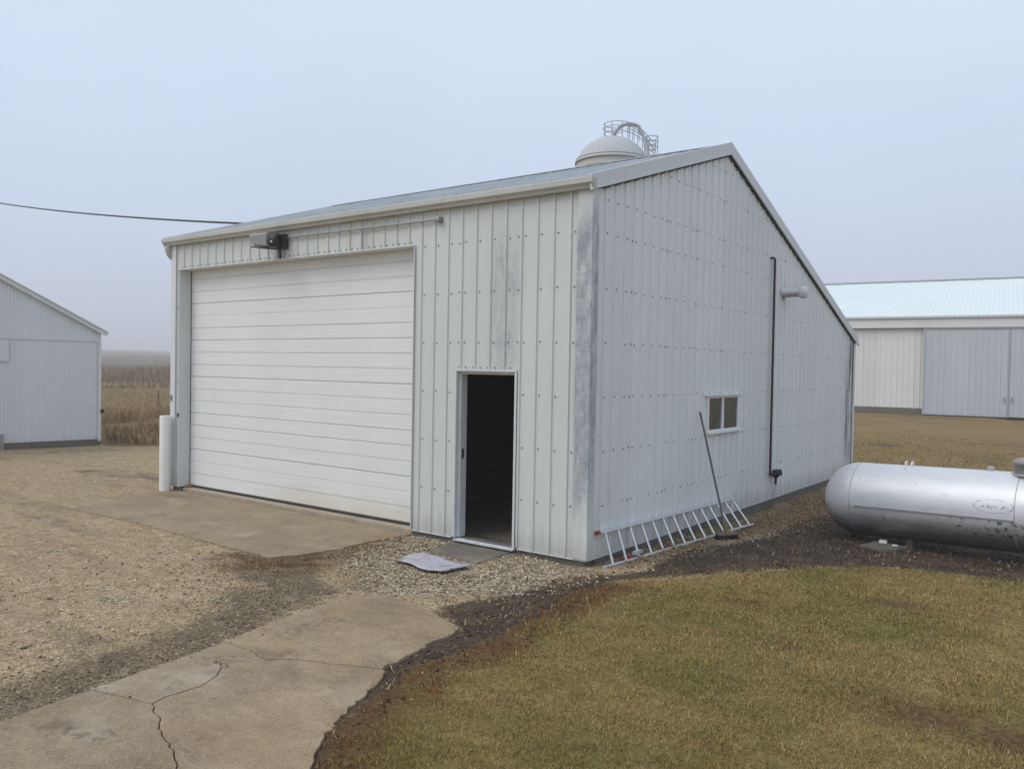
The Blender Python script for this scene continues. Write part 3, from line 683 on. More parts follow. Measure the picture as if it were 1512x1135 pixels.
# broom
zb_ = gz(.52, 2.75); br = tag(empty('push_broom', (.52,2.75,zb_)), 'dark handled broom leaning upright on the side wall beside the window', 'broom')
mb = MB(); mb.tube([(.0,.0,.08),(-.45,.10,1.62+(-.085-zb_))], .0145, 10); mb.tube([(-.437,.097,1.575+(-.085-zb_)),(-.457,.102,1.645+(-.085-zb_))], .017, 10); mb.build('handle', M['broom'], br)
mb = MB(); mb.obox((.01,0,.07), (.035,-.02,0), (.08,.14,0), (0,0,.018)); mb.tube([(.01,0,.06),(-.02,.007,.18),(-.05,.012,.27)], .03, 10, radii=[.042,.03,.02]); mb.build('head', M['wood'], br, .008)
mb = MB(); rr = random.Random(4)
for i in range(260):
    u, v = rr.uniform(-1, 1), rr.uniform(-1, 1); c = Vector((.01+.08*u+.03*v, .14*u-.018*v, .06)); mb.bar(c, c+Vector((.035*v+rr.uniform(-.01,.01), -.02*v+.03*u*rr.random(), -.058)), .005, .005)
mb.build('bristles', M['black'], br)

# ------------------------------------------------------------------ propane tank
TA, TB = Vector((1.765,4.668,.337)), Vector((3.784,4.431,.396)); d = (TB-TA).normalized()
tk = bpy.data.objects.new('propane_tank', None); COL.objects.link(tk); tk.empty_display_size = .2
tk.matrix_world = Matrix.Translation(TA) @ Matrix(((d.x, -d.y, -d.z*d.x, 0), (d.y, d.x, -d.z*d.y, 0), (d.z, 0, math.hypot(d.x, d.y), 0), (0,0,0,1)))
tag(tk, 'long silver propane tank with rounded end lying on bare dark soil', 'tank')
r, LT = .512, 4.25
pr = [(r*math.sin(t)+(1e-4 if t == 0 else 0), -r*.94*math.cos(t)) for t in np.linspace(0, math.pi/2, 18)] + [(r, h) for h in np.linspace(.1, LT-.1, 22)] + [(r*math.cos(t), LT+r*.94*math.sin(t)) for t in np.linspace(0, math.pi/2, 18)]
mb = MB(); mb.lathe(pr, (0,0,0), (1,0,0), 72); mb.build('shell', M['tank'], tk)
for x in (.02, 2.03, LT):
    mb = MB(); mb.lathe([(r-.002,-.007),(r+.0035,-.004),(r+.0035,.004),(r-.002,.007)], (x,0,0), (1,0,0), 72); mb.build('weld_seam', M['weld'], tk)
mb = MB(); a = R(-4.5); rl = r+.006                                # lap seam along the side facing the lawn
for xa, xb in ((.09, 2.02),):
    c = Vector(((xa+xb)/2, -rl*math.cos(a), rl*math.sin(a))); mb.obox(c, ((xb-xa)/2,0,0), (0,-.008*math.cos(a),.008*math.sin(a)), (0,.010*math.sin(a)*-1,-.010*math.cos(a)))
mb.build('lap_strip', M['weld'], tk)
for x in (.62, .70):
    mb = MB(); pts = [(x+.0, .0+.05*math.cos(t), r-.01+.065*math.sin(t)) for t in np.linspace(0, math.pi, 12)]; mb.tube(pts, .011, 8); mb.build('lifting_eye', M['white'], tk)
mb = MB(); mb.box((1.62,-.02,r-.01),(1.70,.02,r+.055)); mb.build('lifting_lug', M['weld'], tk, .01)
mb = MB(); mb.lathe([(.25,-.05),(.25,.11),(.268,.11),(.268,.15),(.22,.18),(.08,.195),(0,.198)], (2.18,0,r), (0,0,1), 36); vh = mb.build('valve_hood', M['dome'], tk)
mb = MB(); mb.lathe([(.26,-.03),(.285,-.03),(.285,.0),(.26,.0)], (2.18,0,r), (0,0,1), 36); mb.build('hood_collar', M['weld'], vh)
for x in (.72, 3.5):
    mb = MB(); mb.box((x-.05,-.22,-.60),(x+.05,.22,-r*.93)); mb.box((x-.08,-.26,-.62),(x+.08,.26,-.60)); mb.build('leg', M['found'], tk, .006)
pd = MB(); slab(pd, jagline([(1.95,3.86),(2.2,3.72),(2.42,3.86),(2.5,4.2),(2.05,4.3),(1.95,3.86)], .07, .02, 5)[:-1], -.178, .1); tag(pd.build('footing_slab', M['stoop']), 'broken flat concrete piece in the soil under the tank', 'slab')
for i, (x, y, s) in enumerate(((2.17,4.22,.05),(2.34,4.12,.034))):
    mb = MB(); mb.obox((x,y,gz(x,y)+s*.75), (s,s*.15,0), (-s*.15,s,0), (0,.1*s,s*.9)); o = mb.build('white_block', M['white'], None, .008)
    tag(o, ['larger white block wedged under the silver tank belly', 'smaller white chunk on the soil right of the block under the tank'][i], 'block', 'white blocks under the tank')

# ------------------------------------------------------------------ small shed on the left
A2, B2 = Vector((-17.0,.65,0)), Vector((-16.634,2.88,0)); d2 = (B2-A2).normalized()
SH = tag(empty('storage_shed', (B2.x, B2.y, -.085)), 'grey white corrugated metal shed with steep roof edge beyond the gravel drive', 'shed')
# local frame: u runs along the gable from the visible corner, n points out of the wall
def sp(u, n, z): p = -d2*u + Vector((d2.y, -d2.x, 0))*n; return (p.x, p.y, z)
SW, SR = 8.2, 4.1; gsh = lambda u: 2.98+.535*(u if u < SR else SW-u)
CP = [(0,0),(.02,.004),(.035,.011),(.05,.004)]
mb = MB(); ribbed(mb, 0, SW, .17, lambda u: min(2.735, gsh(u)), [], lambda u, d, z: sp(u, d, z), CP, .075); mb.build('lower_wall', M['shed'], SH)
mb = MB(); ribbed(mb, 0, SW, 2.70, lambda u: gsh(u)+.03, [], lambda u, d, z: sp(u, d+.018, z), CP, .075, .03, extra=(SR,)); mb.build('gable_wall', M['shed'], SH)
mb = MB(); mb.obox(sp(SW/2,-.02,.02), Vector(d2)*(SW/2), Vector((d2.y,-d2.x,0))*.03, (0,0,.15)); mb.build('skirt_board', M['found'], SH)
mb = MB(); mb.obox(sp(.03,.028,1.4), Vector(d2)*.035, Vector((d2.y,-d2.x,0))*.012, (0,0,1.28)); mb.build('corner_trim', M['plain'], SH)
mb = MB(); mb.obox(sp(2.62,.045,2.42), Vector(d2)*.52, Vector((d2.y,-d2.x,0))*.008, (0,0,.26)); mb.build('patch_panel', M['shed'], SH)
mb = MB(); mb.obox(sp(2.25,.08,.16), Vector(d2)*.03, Vector((d2.y,-d2.x,0))*.03, (0,0,.24)); mb.build('door_guide', M['conduit'], SH)
mb = MB(); mb.obox(sp(-.03,.03,.90), Vector(d2)*.04, Vector((d2.y,-d2.x,0))*.04, (0,0,.05)); mb.build('outlet_box', M['black'], SH)
mb = MB(); dep = 12.
for (ua, za, ub, zb_) in ((-.12, 2.98-.535*.12, SR, gsh(SR)), (SW+.12, 2.98-.535*.12, SR, gsh(SR))):
    o = .05
    mb.add([sp(ua,.10,za+o), sp(ub,.10,zb_+o), sp(ub,-dep,zb_+o), sp(ua,-dep,za+o)], [(0,1,2,3)]); mb.add([sp(ua,.10,za+o-.02), sp(ub,.10,zb_+o-.02), sp(ub,-dep,zb_+o-.02), sp(ua,-dep,za+o-.02)], [(3,2,1,0)])
sr = mb.build('roof', M['roof'], SH)
mb = MB()
for (ua, za, ub, zb_) in ((-.13, 2.98-.535*.13, SR, gsh(SR)), (SW+.13, 2.98-.535*.13, SR, gsh(SR))):
    mb.bar(sp(ua,.11,za-.01), sp(ub,.11,zb_-.01), .02, .13, (0,0,1)); mb.bar(sp(ua,.135,za+.045), sp(ub,.135,zb_+.045), .03, .02, (0,0,1))
mb.build('rake_trim', M['trim'], SH)
mb = MB(); mb.add([sp(0,-.03,-.2), sp(0,-dep,-.2), sp(0,-dep,2.98), sp(0,-.03,2.98)], [(0,1,2,3)]); mb.add([sp(SW,-.03,-.2), sp(SW,-dep,-.2), sp(SW,-dep,2.98), sp(SW,-.03,2.98)], [(0,1,2,3)])
mb.add([sp(0,-dep,-.2), sp(SW,-dep,-.2), sp(SW,-dep,2.98), sp(SR,-dep,gsh(SR)), sp(0,-dep,2.98)], [(0,1,2,3,4)]); mb.build('back_wall', M['shed'], SH)

# ------------------------------------------------------------------ long barn on the right
A3, B3 = Vector((-8.414,42.558,0)), Vector((.395,43.439,0)); d3 = (B3-A3).normalized(); n3 = Vector((d3.y,-d3.x,0))
BN = tag(empty('machine_barn', (A3.x, A3.y, -.2)), 'long white machinery barn with pale blue roof and grey sliding doors', 'barn')
def bp_(u, n, z): p = d3*u + n3*n; return (p.x, p.y, z+.2)
BP = [(0,0),(.025,.02),(.06,.02),(.085,0)]
U0, U1, UD, US = -9., 24., 4.15, 8.26
mb = MB(); ribbed(mb, U0, UD+.4, .17, lambda u: 4.72, [], lambda u, d, z: bp_(u, d, z), BP, .30); mb.build('wall', M['barn_white'], BN)
mb = MB(); ribbed(mb, UD+8.6, U1, .17, lambda u: 4.72, [], lambda u, d, z: bp_(u, d, z), BP, .30); mb.build('wall', M['barn_white'], BN)
mb = MB(); mb.obox(bp_((U0+U1)/2,.20,5.02), d3*((U1-U0)/2), n3*.05, (0,0,.26)); mb.build('header_band', M['barn_white'], BN)
mb = MB(); mb.obox(bp_((UD+U1)/2-3,.27,4.735), d3*((U1-UD)/2-3), n3*.03, (0,0,.045)); mb.build('door_track', M['conduit'], BN)
mb = MB(); mb.obox(bp_((U0+U1)/2,.34,5.35), d3*((U1-U0)/2+.3), n3*.015, (0,0,.055)); mb.build('fascia', M['trim'], BN)
mb = MB(); mb.obox(bp_((U0+UD)/2,-.04,-.12), d3*((UD-U0)/2), n3*.06, (0,0,.36)); mb.obox(bp_((UD+U1)/2,-.5,-.12), d3*((U1-UD)/2), n3*.06, (0,0,.3)); mb.build('foundation', M['found'], BN)
for i in range(2):
    ua = UD + i*(US-UD+.0); ub = ua+(US-UD)-.02
    mb = MB(); ribbed(mb, ua, ub, -.08+.02*i, lambda u: 4.70, [], lambda u, d, z: bp_(u, .24+d, z), BP, .30)
    for e in (ua, ub): mb.obox(bp_(e,.255,2.31), d3*.03, n3*.022, (0,0,2.39))
    dr = mb.build('sliding_door', M['barn_door'], BN)
    hu = ub-.17 if i == 0 else ua+.15
    mb = MB(); mb.obox(bp_(hu,.30,.86), d3*.025, n3*.03, (0,0,.13)); mb.build('handle', M['conduit'], dr)
mb = MB(); BWD, RS = 9.2, .306
pu = []; u = U0-.3
while u < U1+.3: pu += [(u,0),(u+.02,.02),(u+.05,.02),(u+.07,0)]; u += .2286
for (ua, da), (ub, db) in zip(pu, pu[1:]):
    mb.add([bp_(ua,.36,5.40+da), bp_(ub,.36,5.40+db), bp_(ub,-BWD,5.40+RS*(BWD+.36)+db), bp_(ua,-BWD,5.40+RS*(BWD+.36)+da)], [(0,1,2,3)])
zr_ = 5.40+RS*(BWD+.36)
mb.add([bp_(U0-.3,-BWD,zr_), bp_(U1+.3,-BWD,zr_), bp_(U1+.3,-2*BWD-.4,5.40), bp_(U0-.3,-2*BWD-.4,5.40)], [(0,1,2,3)])
brf = mb.build('roof', M['barn_roof'], BN)
mb = MB(); mb.obox(bp_((U0+U1)/2,-BWD+.1,zr_+.015), d3*((U1-U0)/2+.3), (n3*.14+Vector((0,0,-.048))), (0,0,.008)); mb.obox(bp_((U0+U1)/2,-BWD-.14,zr_+.015), d3*((U1-U0)/2+.3), (n3*.14+Vector((0,0,.048))), (0,0,.008)); mb.build('ridge_cap', M['conduit'], brf)
mb = MB()
for u in (U0+.05, U1-.05): mb.add([bp_(u,-.03,-.3), bp_(u,-2*BWD,-.3), bp_(u,-2*BWD,5.3), bp_(u,-BWD,zr_-.12), bp_(u,-.03,5.35)], [(0,1,2,3,4)])
mb.add([bp_(U0,-2*BWD,-.3), bp_(U1,-2*BWD,-.3), bp_(U1,-2*BWD,5.3), bp_(U0,-2*BWD,5.3)], [(0,1,2,3)]); mb.build('end_wall', M['barn_white'], BN)

# ------------------------------------------------------------------ silo beyond the roof
SX, SY = -26.75, 46.5; lat = Vector((.8,.6,0)); dpt = Vector((-.6,.8,0))
SI = tag(empty('silo', (SX,SY,-.3)), 'tall pale silo with domed top and railings rising behind the steel roof', 'silo')
def sl_(a, b, z): p = lat*a+dpt*b; return (p.x, p.y, z+.3)
RZ, SRr = 17.85, 2.72
prof = [(SRr, 0)]
for z in np.arange(.0, RZ-.3, .76): prof += [(SRr, z+.0), (SRr, z+.70), (SRr+.02, z+.715), (SRr+.02, z+.745), (SRr, z+.76)]
prof.append((SRr, RZ+.3))
mb = MB(); mb.lathe(prof, (0,0,0), (0,0,1), 56); mb.build('body', M['silo'], SI)
dm = MB(); Rs = (SRr**2+1.85**2)/(2*1.85); t1 = math.asin(min(1, (SRr+.08)/Rs))
dm.lathe([(SRr+.06,RZ+.18),(SRr+.09,RZ+.20)]+[(max(1e-3, Rs*math.sin(t)), RZ+.3+1.85-Rs+Rs*math.cos(t)) for t in np.linspace(t1, 0, 16)], (0,0,0), (0,0,1), 56)
dome = dm.build('dome_roof', M['silo_dome'], SI)
mb = MB(); mb.lathe([(SRr-.02,RZ+.02),(SRr+.07,RZ+.04),(SRr+.07,RZ+.19),(SRr-.02,RZ+.2)], (0,0,0), (0,0,1), 56); mb.build('rim_band', M['silo_rail'], SI)
zt = RZ+1.85
mb = MB()
for zz, rr_ in ((.35,.95),(.72,1.0),(1.05,.95)):
    mb.tube([sl_(.35+rr_*1.05*math.cos(t), rr_*math.sin(t), zt+zz-.1) for t in np.linspace(R(60), R(330), 28)], .03, 6)
for t in np.linspace(R(60), R(330), 7):
    p = (.35+1.0*math.cos(t), .95*math.sin(t)); mb.tube([sl_(p[0], p[1], zt-.25), sl_(p[0], p[1], zt+.95)], .028, 6)
mb.build('top_railing', M['silo_rail'], SI)
mb = MB()
for off in (-.35, .35):
    for h in (.55, 1.0):
        mb.tube([sl_(1.0+2.1*s, off, zt+h-1.55*s**1.9) for s in np.linspace(0, 1, 14)], .028, 6)
    for s in np.linspace(.1, 1, 6): mb.tube([sl_(1.0+2.1*s, off, zt-1.55*s**1.9-.1), sl_(1.0+2.1*s, off, zt-1.55*s**1.9+1.0)], .026, 6)
mb.build('stair_railing', M['silo_rail'], SI)
mb = MB(); mb.obox(sl_(3.0,-.3,RZ+.30), lat*.55, dpt*.6, (0,0,.04))
for a in (2.5, 3.3):
    for b in (-.85, .25): mb.tube([sl_(a,b,RZ+.3), sl_(a,b,RZ+1.75)], .035, 6)
for z in (1.0, 1.4, 1.75):
    mb.tube([sl_(2.5,-.85,RZ+z), sl_(3.3,-.85,RZ+z), sl_(3.3,.25,RZ+z), sl_(2.5,.25,RZ+z), sl_(2.5,-.85,RZ+z)], .03, 6)
mb.build('platform', M['silo_rail'], SI)
mb = MB(); mb.tube([sl_(.1,-.2,zt-.2)]+[sl_(1.25-1.15*math.cos(t), -.35, zt-.1+1.0*math.sin(t)) for t in np.linspace(.25, 2.2, 12)]+[sl_(2.3,-.5,zt-.1),sl_(2.55,-.9,RZ+.6),sl_(2.6,-1.2,RZ-1),sl_(2.6,-1.2,.2)], .14, 12); mb.build('filler_pipe', M['silo_rail'], SI)
mb = MB()
for b in (-.25, .25): mb.tube([sl_(3.0,b,.3), sl_(3.0,b,RZ+.4)], .03, 6)
for z in np.arange(.5, RZ, .8):
    mb.tube([sl_(3.0+.36*math.sin(t)*1.2, .38*math.cos(t), z) for t in np.linspace(0, math.pi, 9)], .02, 5)
mb.build('caged_ladder', M['silo_rail'], SI)

# ------------------------------------------------------------------ cable and post
P0, P1 = Vector((-8.47,2.25,4.82)), Vector((-28.41,5.02,7.83)); pts = []
for t in np.linspace(0, 2.6, 70):
    p = P0.lerp(P1, t); p.z -= .42*t*(1-t); pts.append(p)
mb = MB(); mb.tube(pts, .021, 6)
tag(mb.build('power_cable', M['cable']), 'single dark overhead cable running from the roof edge off to the left', 'cable')
x, y = -31.7, 13.1; z = gz(x, y)
fp = MB(); fp.tube([(x,y,z-.3),(x+.03,y,z+.55),(x+.05,y,z+.9)], .045, 8, radii=[.05,.045,.04]); tag(fp.build('fence_post', M['wood']), 'short dark post standing alone in the brown field behind the sheds', 'post')

# ------------------------------------------------------------------ ground sheet
def grad(a, b, n, p): return a+(b-a)*np.linspace(0, 1, n)**p
xs = np.concatenate([-(grad(0, 1, 70, 2.6)[::-1]*1300+20), np.arange(-19.9, 7.95, .09), grad(8, 780, 55, 2.8)])
ys = np.concatenate([-(grad(0, 1, 40, 2.6)[::-1]*300+9), np.arange(-8.9, 13.95, .09), grad(14, 1330, 80, 2.8)])
GX, GY = np.meshgrid(xs, ys); gx, gy = GX.ravel(), GY.ravel()
V = np.stack([gx, gy, zground(gx, gy)], 1)
nx_, ny_ = len(xs), len(ys); ii = (np.arange(ny_-1)[:, None]*nx_ + np.arange(nx_-1)[None]).ravel()
F = np.stack([ii, ii+1, ii+nx_+1, ii+nx_], 1)
ground = np_mesh('ground', V, F, M['ground']); tag(ground, kind='structure')
def zmask(P, w=.3): return np.clip(.5+sdpoly(gx, gy, P)/(2*w), 0, 1)
wob = (fbm(gx, gy, 1.1, 3, 21)-.5)
def sdm(P, w, amp=.5): return np.clip(.5+(sdpoly(gx, gy, P)+wob*amp)/(2*w), 0, 1)
z1 = np.zeros((len(gx), 4), np.float32); z2 = np.ones_like(z1)
lawn_sd = sdpoly(gx, gy, LAWN)
z1[:, 3] = sdm(LITTER, .35, .4)
z1[:, 0] = sdm(LAWN, .25, .35)
z1[:, 1] = np.maximum(sdm(DIRT, .35, .4), np.clip(.5+sdpoly(gx, gy, WALKC)/.2, 0, 1))
z1[:, 2] = np.maximum(sdm(STONE, .5, .5), .9*sdm(LITTER, .3, .3))
z2[:, 3] = 0
z2[:, 0] = sdm(BACK, .6, 1.5)
wetP = [(-3.2,-2.1),(-2.2,-1.7),(-1.3,-2.2),(-.8,-3.2),(-.6,-4.2),(-.45,-5.3),(-.4,-7),(-1.5,-7),(-1.35,-5.2),(-1.65,-3.9),(-2.3,-3.1),(-3.0,-2.8)]
z2[:, 1] = np.clip(sdm(wetP, .45, .6)*.75 + .55*sdm([(-16.9,-1.2),(-16.2,2.8),(-14.5,3.9),(-14.8,2.6),(-15.9,-.5)], .5, .5) + .6*sdm([(-12.2,.6),(-8.8,1.2),(-8.7,.3),(-12.4,-.4)], .35, .5), 0, 1)
dd = np.hypot(gx, .6*gy); z2[:, 2] = sstep(dd, 62, 85)
WEED = [(-2.80,-.45),(-2.45,-.55),(-2.3,-1.5),(-2.2,-2.25),(-3.1,-2.6),(-3.45,-2.2),(-2.9,-1.95)]
BARE = lambda x, y: np.exp(-(((x-3.05)/.28)**2+((y-.75)/.13)**2)) + 1.2*np.exp(-(((x-4.05)/.75)**2+((y+1.95)/.24)**2)) + .7*np.exp(-(((x-1.95)/.3)**2+((y+.15)/.1)**2)) + .6*np.exp(-(((x-2.6)/.35)**2+((y+1.1)/.12)**2))
z2[:, 3] = np.clip(np.maximum(np.maximum(sstep(lawn_sd+wob*.8, .55, .05)*(gy < -.4)*(lawn_sd > -.4), np.clip(BARE(gx, gy), 0, 1)), .8*sdm(WEED, .3, .4)), 0, 1)
for nm, z in (('zone', z1), ('zone2', z2)):
    at = ground.data.color_attributes.new(nm, 'FLOAT_COLOR', 'POINT'); at.data.foreach_set('color', z.ravel())
ground.data.polygons.foreach_set('use_smooth', np.ones(len(F), bool))

# ------------------------------------------------------------------ walkway and door apron
Lf = [(-.60,-9.6),(-.62,-7),(-.665,-5.68),(-.70,-5.36),(-.725,-5.10)]
C3s = (-.725,-5.10)
T2l = [(-.725,-5.10),(-.76,-4.78),(-.80,-4.52),(-.815,-4.37)]
C1 = [(-.815,-4.37),(-.55,-4.25),(-.30,-4.02),(-.15,-3.88),(.16,-3.76),(.50,-3.60)]
T1l = [(-.815,-4.37),(-.89,-3.99)]
C2 = [(-.89,-3.99),(-.55,-3.98),(-.30,-4.02)]
TOPl = [(-.89,-3.99),(-.98,-3.56),(-1.07,-3.02),(-1.13,-2.60),(-1.13,-2.50),(-1.0,-2.33),(-.85,-2.25),(-.70,-2.24),(-.40,-2.28),(.0,-2.42),(.26,-2.50),(.36,-2.60),(.37,-2.66),(.38,-2.88),(.44,-3.22),(.50,-3.60)]
C3 = [(-.725,-5.10),(-.42,-5.02),(-.20,-4.97)]
C4 = [(-.20,-4.97),(-.24,-4.85),(-.22,-4.62),(-.30,-4.44),(-.42,-4.32),(-.55,-4.25)]
C5 = [(-.20,-4.97),(-.10,-5.02),(.06,-5.06),(.17,-5.14),(.40,-5.20),(.70,-5.34),(.95,-5.75),(1.2,-6.3),(1.5,-7.4),(1.8,-9.6)]
Rr = [(.50,-3.60),(.56,-3.62),(.66,-3.80),(.78,-4.10),(.92,-4.42),(1.08,-4.66),(1.28,-4.90),(1.8,-5.7),(2.5,-6.8),(4.2,-9.6)]
j = lambda P, s, a=.010: jagline(P, .045, a, s)
jC1, jC2, jC3, jC4, jC5, jR = j(C1,1,.012), j(C2,2), j(C3,3,.005), j(C4,4,.005), j(C5,5,.012), j(Rr,6,.021)
jL, jT2, jT1, jTop = j(Lf,7,.004), j(T2l,8,.010), j(T1l,9,.010), j(TOPl,10,.019)
def cutjoin(*segs):
    out = []
    for s in segs:
        out += s if not out or math.hypot(out[-1][0]-s[0][0], out[-1][1]-s[0][1]) > 1e-6 else s[1:]
    return out[:-1] if math.hypot(out[0][0]-out[-1][0], out[0][1]-out[-1][1]) < 1e-6 else out
i55 = min(range(len(jC1)), key=lambda k: math.hypot(jC1[k][0]+.55, jC1[k][1]+4.25)); i30 = min(range(len(jC1)), key=lambda k: math.hypot(jC1[k][0]+.30, jC1[k][1]+4.02))
jC2[-1] = jC1[i30]; jC4[-1] = jC1[i55]
polys = [cutjoin(jL, jC3, jC5, [(1.8,-9.6),(-.60,-9.6)]),
         cutjoin(jT2, jC1[:i55+1], jC4[::-1], jC3[::-1]),
         cutjoin(jT1, jC2, jC1[:i30+1][::-1]),
         cutjoin(jTop, jC1[i30:][::-1], jC2[::-1]),
         cutjoin(jC1[i55:], jR, [(4.2,-9.6),(1.8,-9.6)], jC5[::-1], jC4)]
tints = [(.95,.93,.92),(1.02,1.05,1.12),(1.0,1.04,1.1),(1.03,1.0,.97),(1.0,.98,.97)]
wm = MB(); wt = []
for P, tn, dz in zip(polys, tints, (0,.004,-.004,.003,-.002)):
    n0 = len(wm.v); slab(wm, P, -.072+dz*.6, .12, edge=.0025 if tn[2] > 1.05 else .006, gap=1); wt += [tn]*(len(wm.v)-n0)
wk = wm.build('walkway', M['walk']); tag(wk, kind='structure')
at = wk.data.color_attributes.new('tint', 'FLOAT_COLOR', 'POINT'); at.data.foreach_set('color', np.array([(*c, 1) for c in wt], np.float32).ravel())
am = MB(); slab(am, jagline(APRON+[APRON[0]], .08, .022, 12)[:-1], -.070, .12, edge=.01); tag(am.build('pavement', M['apron']), kind='structure')

# ------------------------------------------------------------------ scattered stones
def stones(name, xy, size, cols, label, cat, sink=.3):
    n = len(xy); base = np.array([(1,0,0),(-1,0,0),(0,1,0),(0,-1,0),(0,0,1),(0,0,-1),(.6,.6,.6),(-.6,.6,.6),(.6,-.6,.6),(-.6,-.6,.6)], float)
    faces = np.array([(6,4,0),(6,0,2),(6,2,4),(7,4,2),(7,2,1),(7,1,4),(8,0,4),(8,3,0),(8,4,3),(9,4,1),(9,1,3),(9,3,4),(0,5,2),(2,5,1),(1,5,3),(3,5,0)])
    V = base[None]*(.7+.6*rng.random((n, 10, 1))) * (np.array([1,.75,.55])*(.75+.5*rng.random((n,1,3))))*size[:, None, None]
    a = rng.random(n)*2*np.pi; c, s = np.cos(a)[:, None], np.sin(a)[:, None]
    X = V[...,0]*c-V[...,1]*s; Y = V[...,0]*s+V[...,1]*c; tl = (rng.random(n)-.5)[:, None]*.9
    Z = V[...,2]+X*tl
    zz = zrest(xy[:,0], xy[:,1])
    P = np.stack([X+xy[:,0:1], Y+xy[:,1:2], Z+zz[:,None]+size[:,None]*sink], -1).reshape(-1, 3)
    Fm = (faces[None]+(np.arange(n)*10)[:, None, None]).reshape(-1, 3)
    o = np_mesh(name, P, Fm, M['stone'], np.repeat(cols, 10, 0)); return tag(o, label, cat, kind='stuff')
def sample(n, x0, x1, y0, y1):
    return np.stack([rng.uniform(x0, x1, n), rng.uniform(y0, y1, n)], 1)
def slabdist(x, y):
    d = sdpoly(x, y, APRON); d = np.where((x > -8.37) & (x < 0) & (y > -.01), -1, d)
    for P in polys: d = np.maximum(d, sdpoly(x, y, P))
    return d
def zrest(x, y):
    return np.where(slabdist(x, y) > -.004, -.070, zground(x, y))
def offslab(p):
    d = slabdist(p[:,0], p[:,1]); k = rng.random(len(p)) < np.where(d < .005, 1., .30*np.exp(-np.maximum(d, 0)/.045)+.004)
    k &= ~((p[:,0] > -8.37) & (p[:,0] < .0) & (p[:,1] > -.01))
    return k & (sdpoly(p[:,0], p[:,1], [(-1.80,-.60),(-1.94,-.05),(-1.0,-.05),(-1.0,-.69)]) < 0)
def offslab_hard(p):
    k = (sdpoly(p[:,0], p[:,1], [q for q in APRON]) < -.02) & ~((p[:,0] > -8.37) & (p[:,0] < .0) & (p[:,1] > -.01))
    for P in (polys[0], polys[1], polys[2], polys[3], polys[4]): k &= sdpoly(p[:,0], p[:,1], P) < .01
    k &= sdpoly(p[:,0], p[:,1], [(-1.80,-.60),(-1.94,-.05),(-1.0,-.05),(-1.0,-.69)]) < 0
    return k
p = sample(120000, -4.5, 1.2, -7, 9.)
prob = np.clip(.5+sdpoly(p[:,0], p[:,1], STONE)/.8, 0, 1)*1.0
prob = np.maximum(prob, .5*np.clip(.5+sdpoly(p[:,0], p[:,1], LITTER)/.4, 0, 1))
prob = np.maximum(prob, .55*np.clip(.5+sdpoly(p[:,0], p[:,1], wetP)/.7, 0, 1))
prob = np.maximum(prob, .06*(p[:,0] < -.4))
prob *= .35+1.0*sstep(fbm(p[:,0], p[:,1], 2.2, 3, 31), .35, .6)
p = p[rng.random(len(p)) < prob]; p = p[offslab(p) & (sdpoly(p[:,0], p[:,1], LAWN) < -.05)]
sz = .0055+.0145*rng.random(len(p))**2.0
pal = np.array([(.42,.33,.21),(.33,.25,.155),(.62,.55,.42),(.24,.18,.115),(.14,.105,.075),(.46,.40,.31)])
cl = pal[rng.integers(0, 6, len(p))]*(.9+.4*rng.random((len(p),1)))
lit = sdpoly(p[:,0], p[:,1], LITTER) > 0; cl[lit] *= np.array([.80,.70,.60]); wp = sdpoly(p[:,0], p[:,1], wetP) > -.1; cl[wp] *= np.array([.72,.68,.63]); sz[wp] *= .72
stones('gravel', p, sz, cl, 'loose pale gravel spread before the doorway and beside the walkway', 'gravel')
# pale drive gravel, sparser, out to the left
p = sample(150000, -14, -.8, -9, 3); dcam = np.hypot(p[:,0]-CAM[0], p[:,1]-CAM[1]); p = p[(rng.random(len(p)) < np.clip((6/dcam)**1.3, 0, 1)*(.3+.7*sstep(fbm(p[:,0], p[:,1], 1.1, 3, 33), .4, .6)))]; p = p[offslab(p)]
stones('drive_stones', p, .003+.006*rng.random(len(p))**2, np.array([(.40,.31,.19),(.33,.25,.15),(.50,.42,.29),(.26,.195,.12),(.36,.28,.17),(.42,.35,.24)])[rng.integers(0, 6, len(p))]*(.8+.35*rng.random((len(p),1))), 'small tan stones strewn over the gravel drive', 'gravel')
# crumbs and clods on the dark soil
p = sample(60000, .0, 8, -5, 7.5); k = sdpoly(p[:,0], p[:,1], DIRT); p = p[(k > -.05) & (rng.random(len(p)) < .5)]; p = p[offslab(p)]
cl = np.array([(.045,.033,.024),(.085,.062,.043),(.025,.02,.016),(.24,.18,.115)])[rng.integers(0, 4, len(p))]; wh = rng.random(len(p)) < .012; cl[wh] = (.5,.46,.38)
stones('soil_clods', p, .003+.016*rng.random(len(p))**3, cl, 'dark crumbly clods and wood bits on the bare soil strip', 'soil')

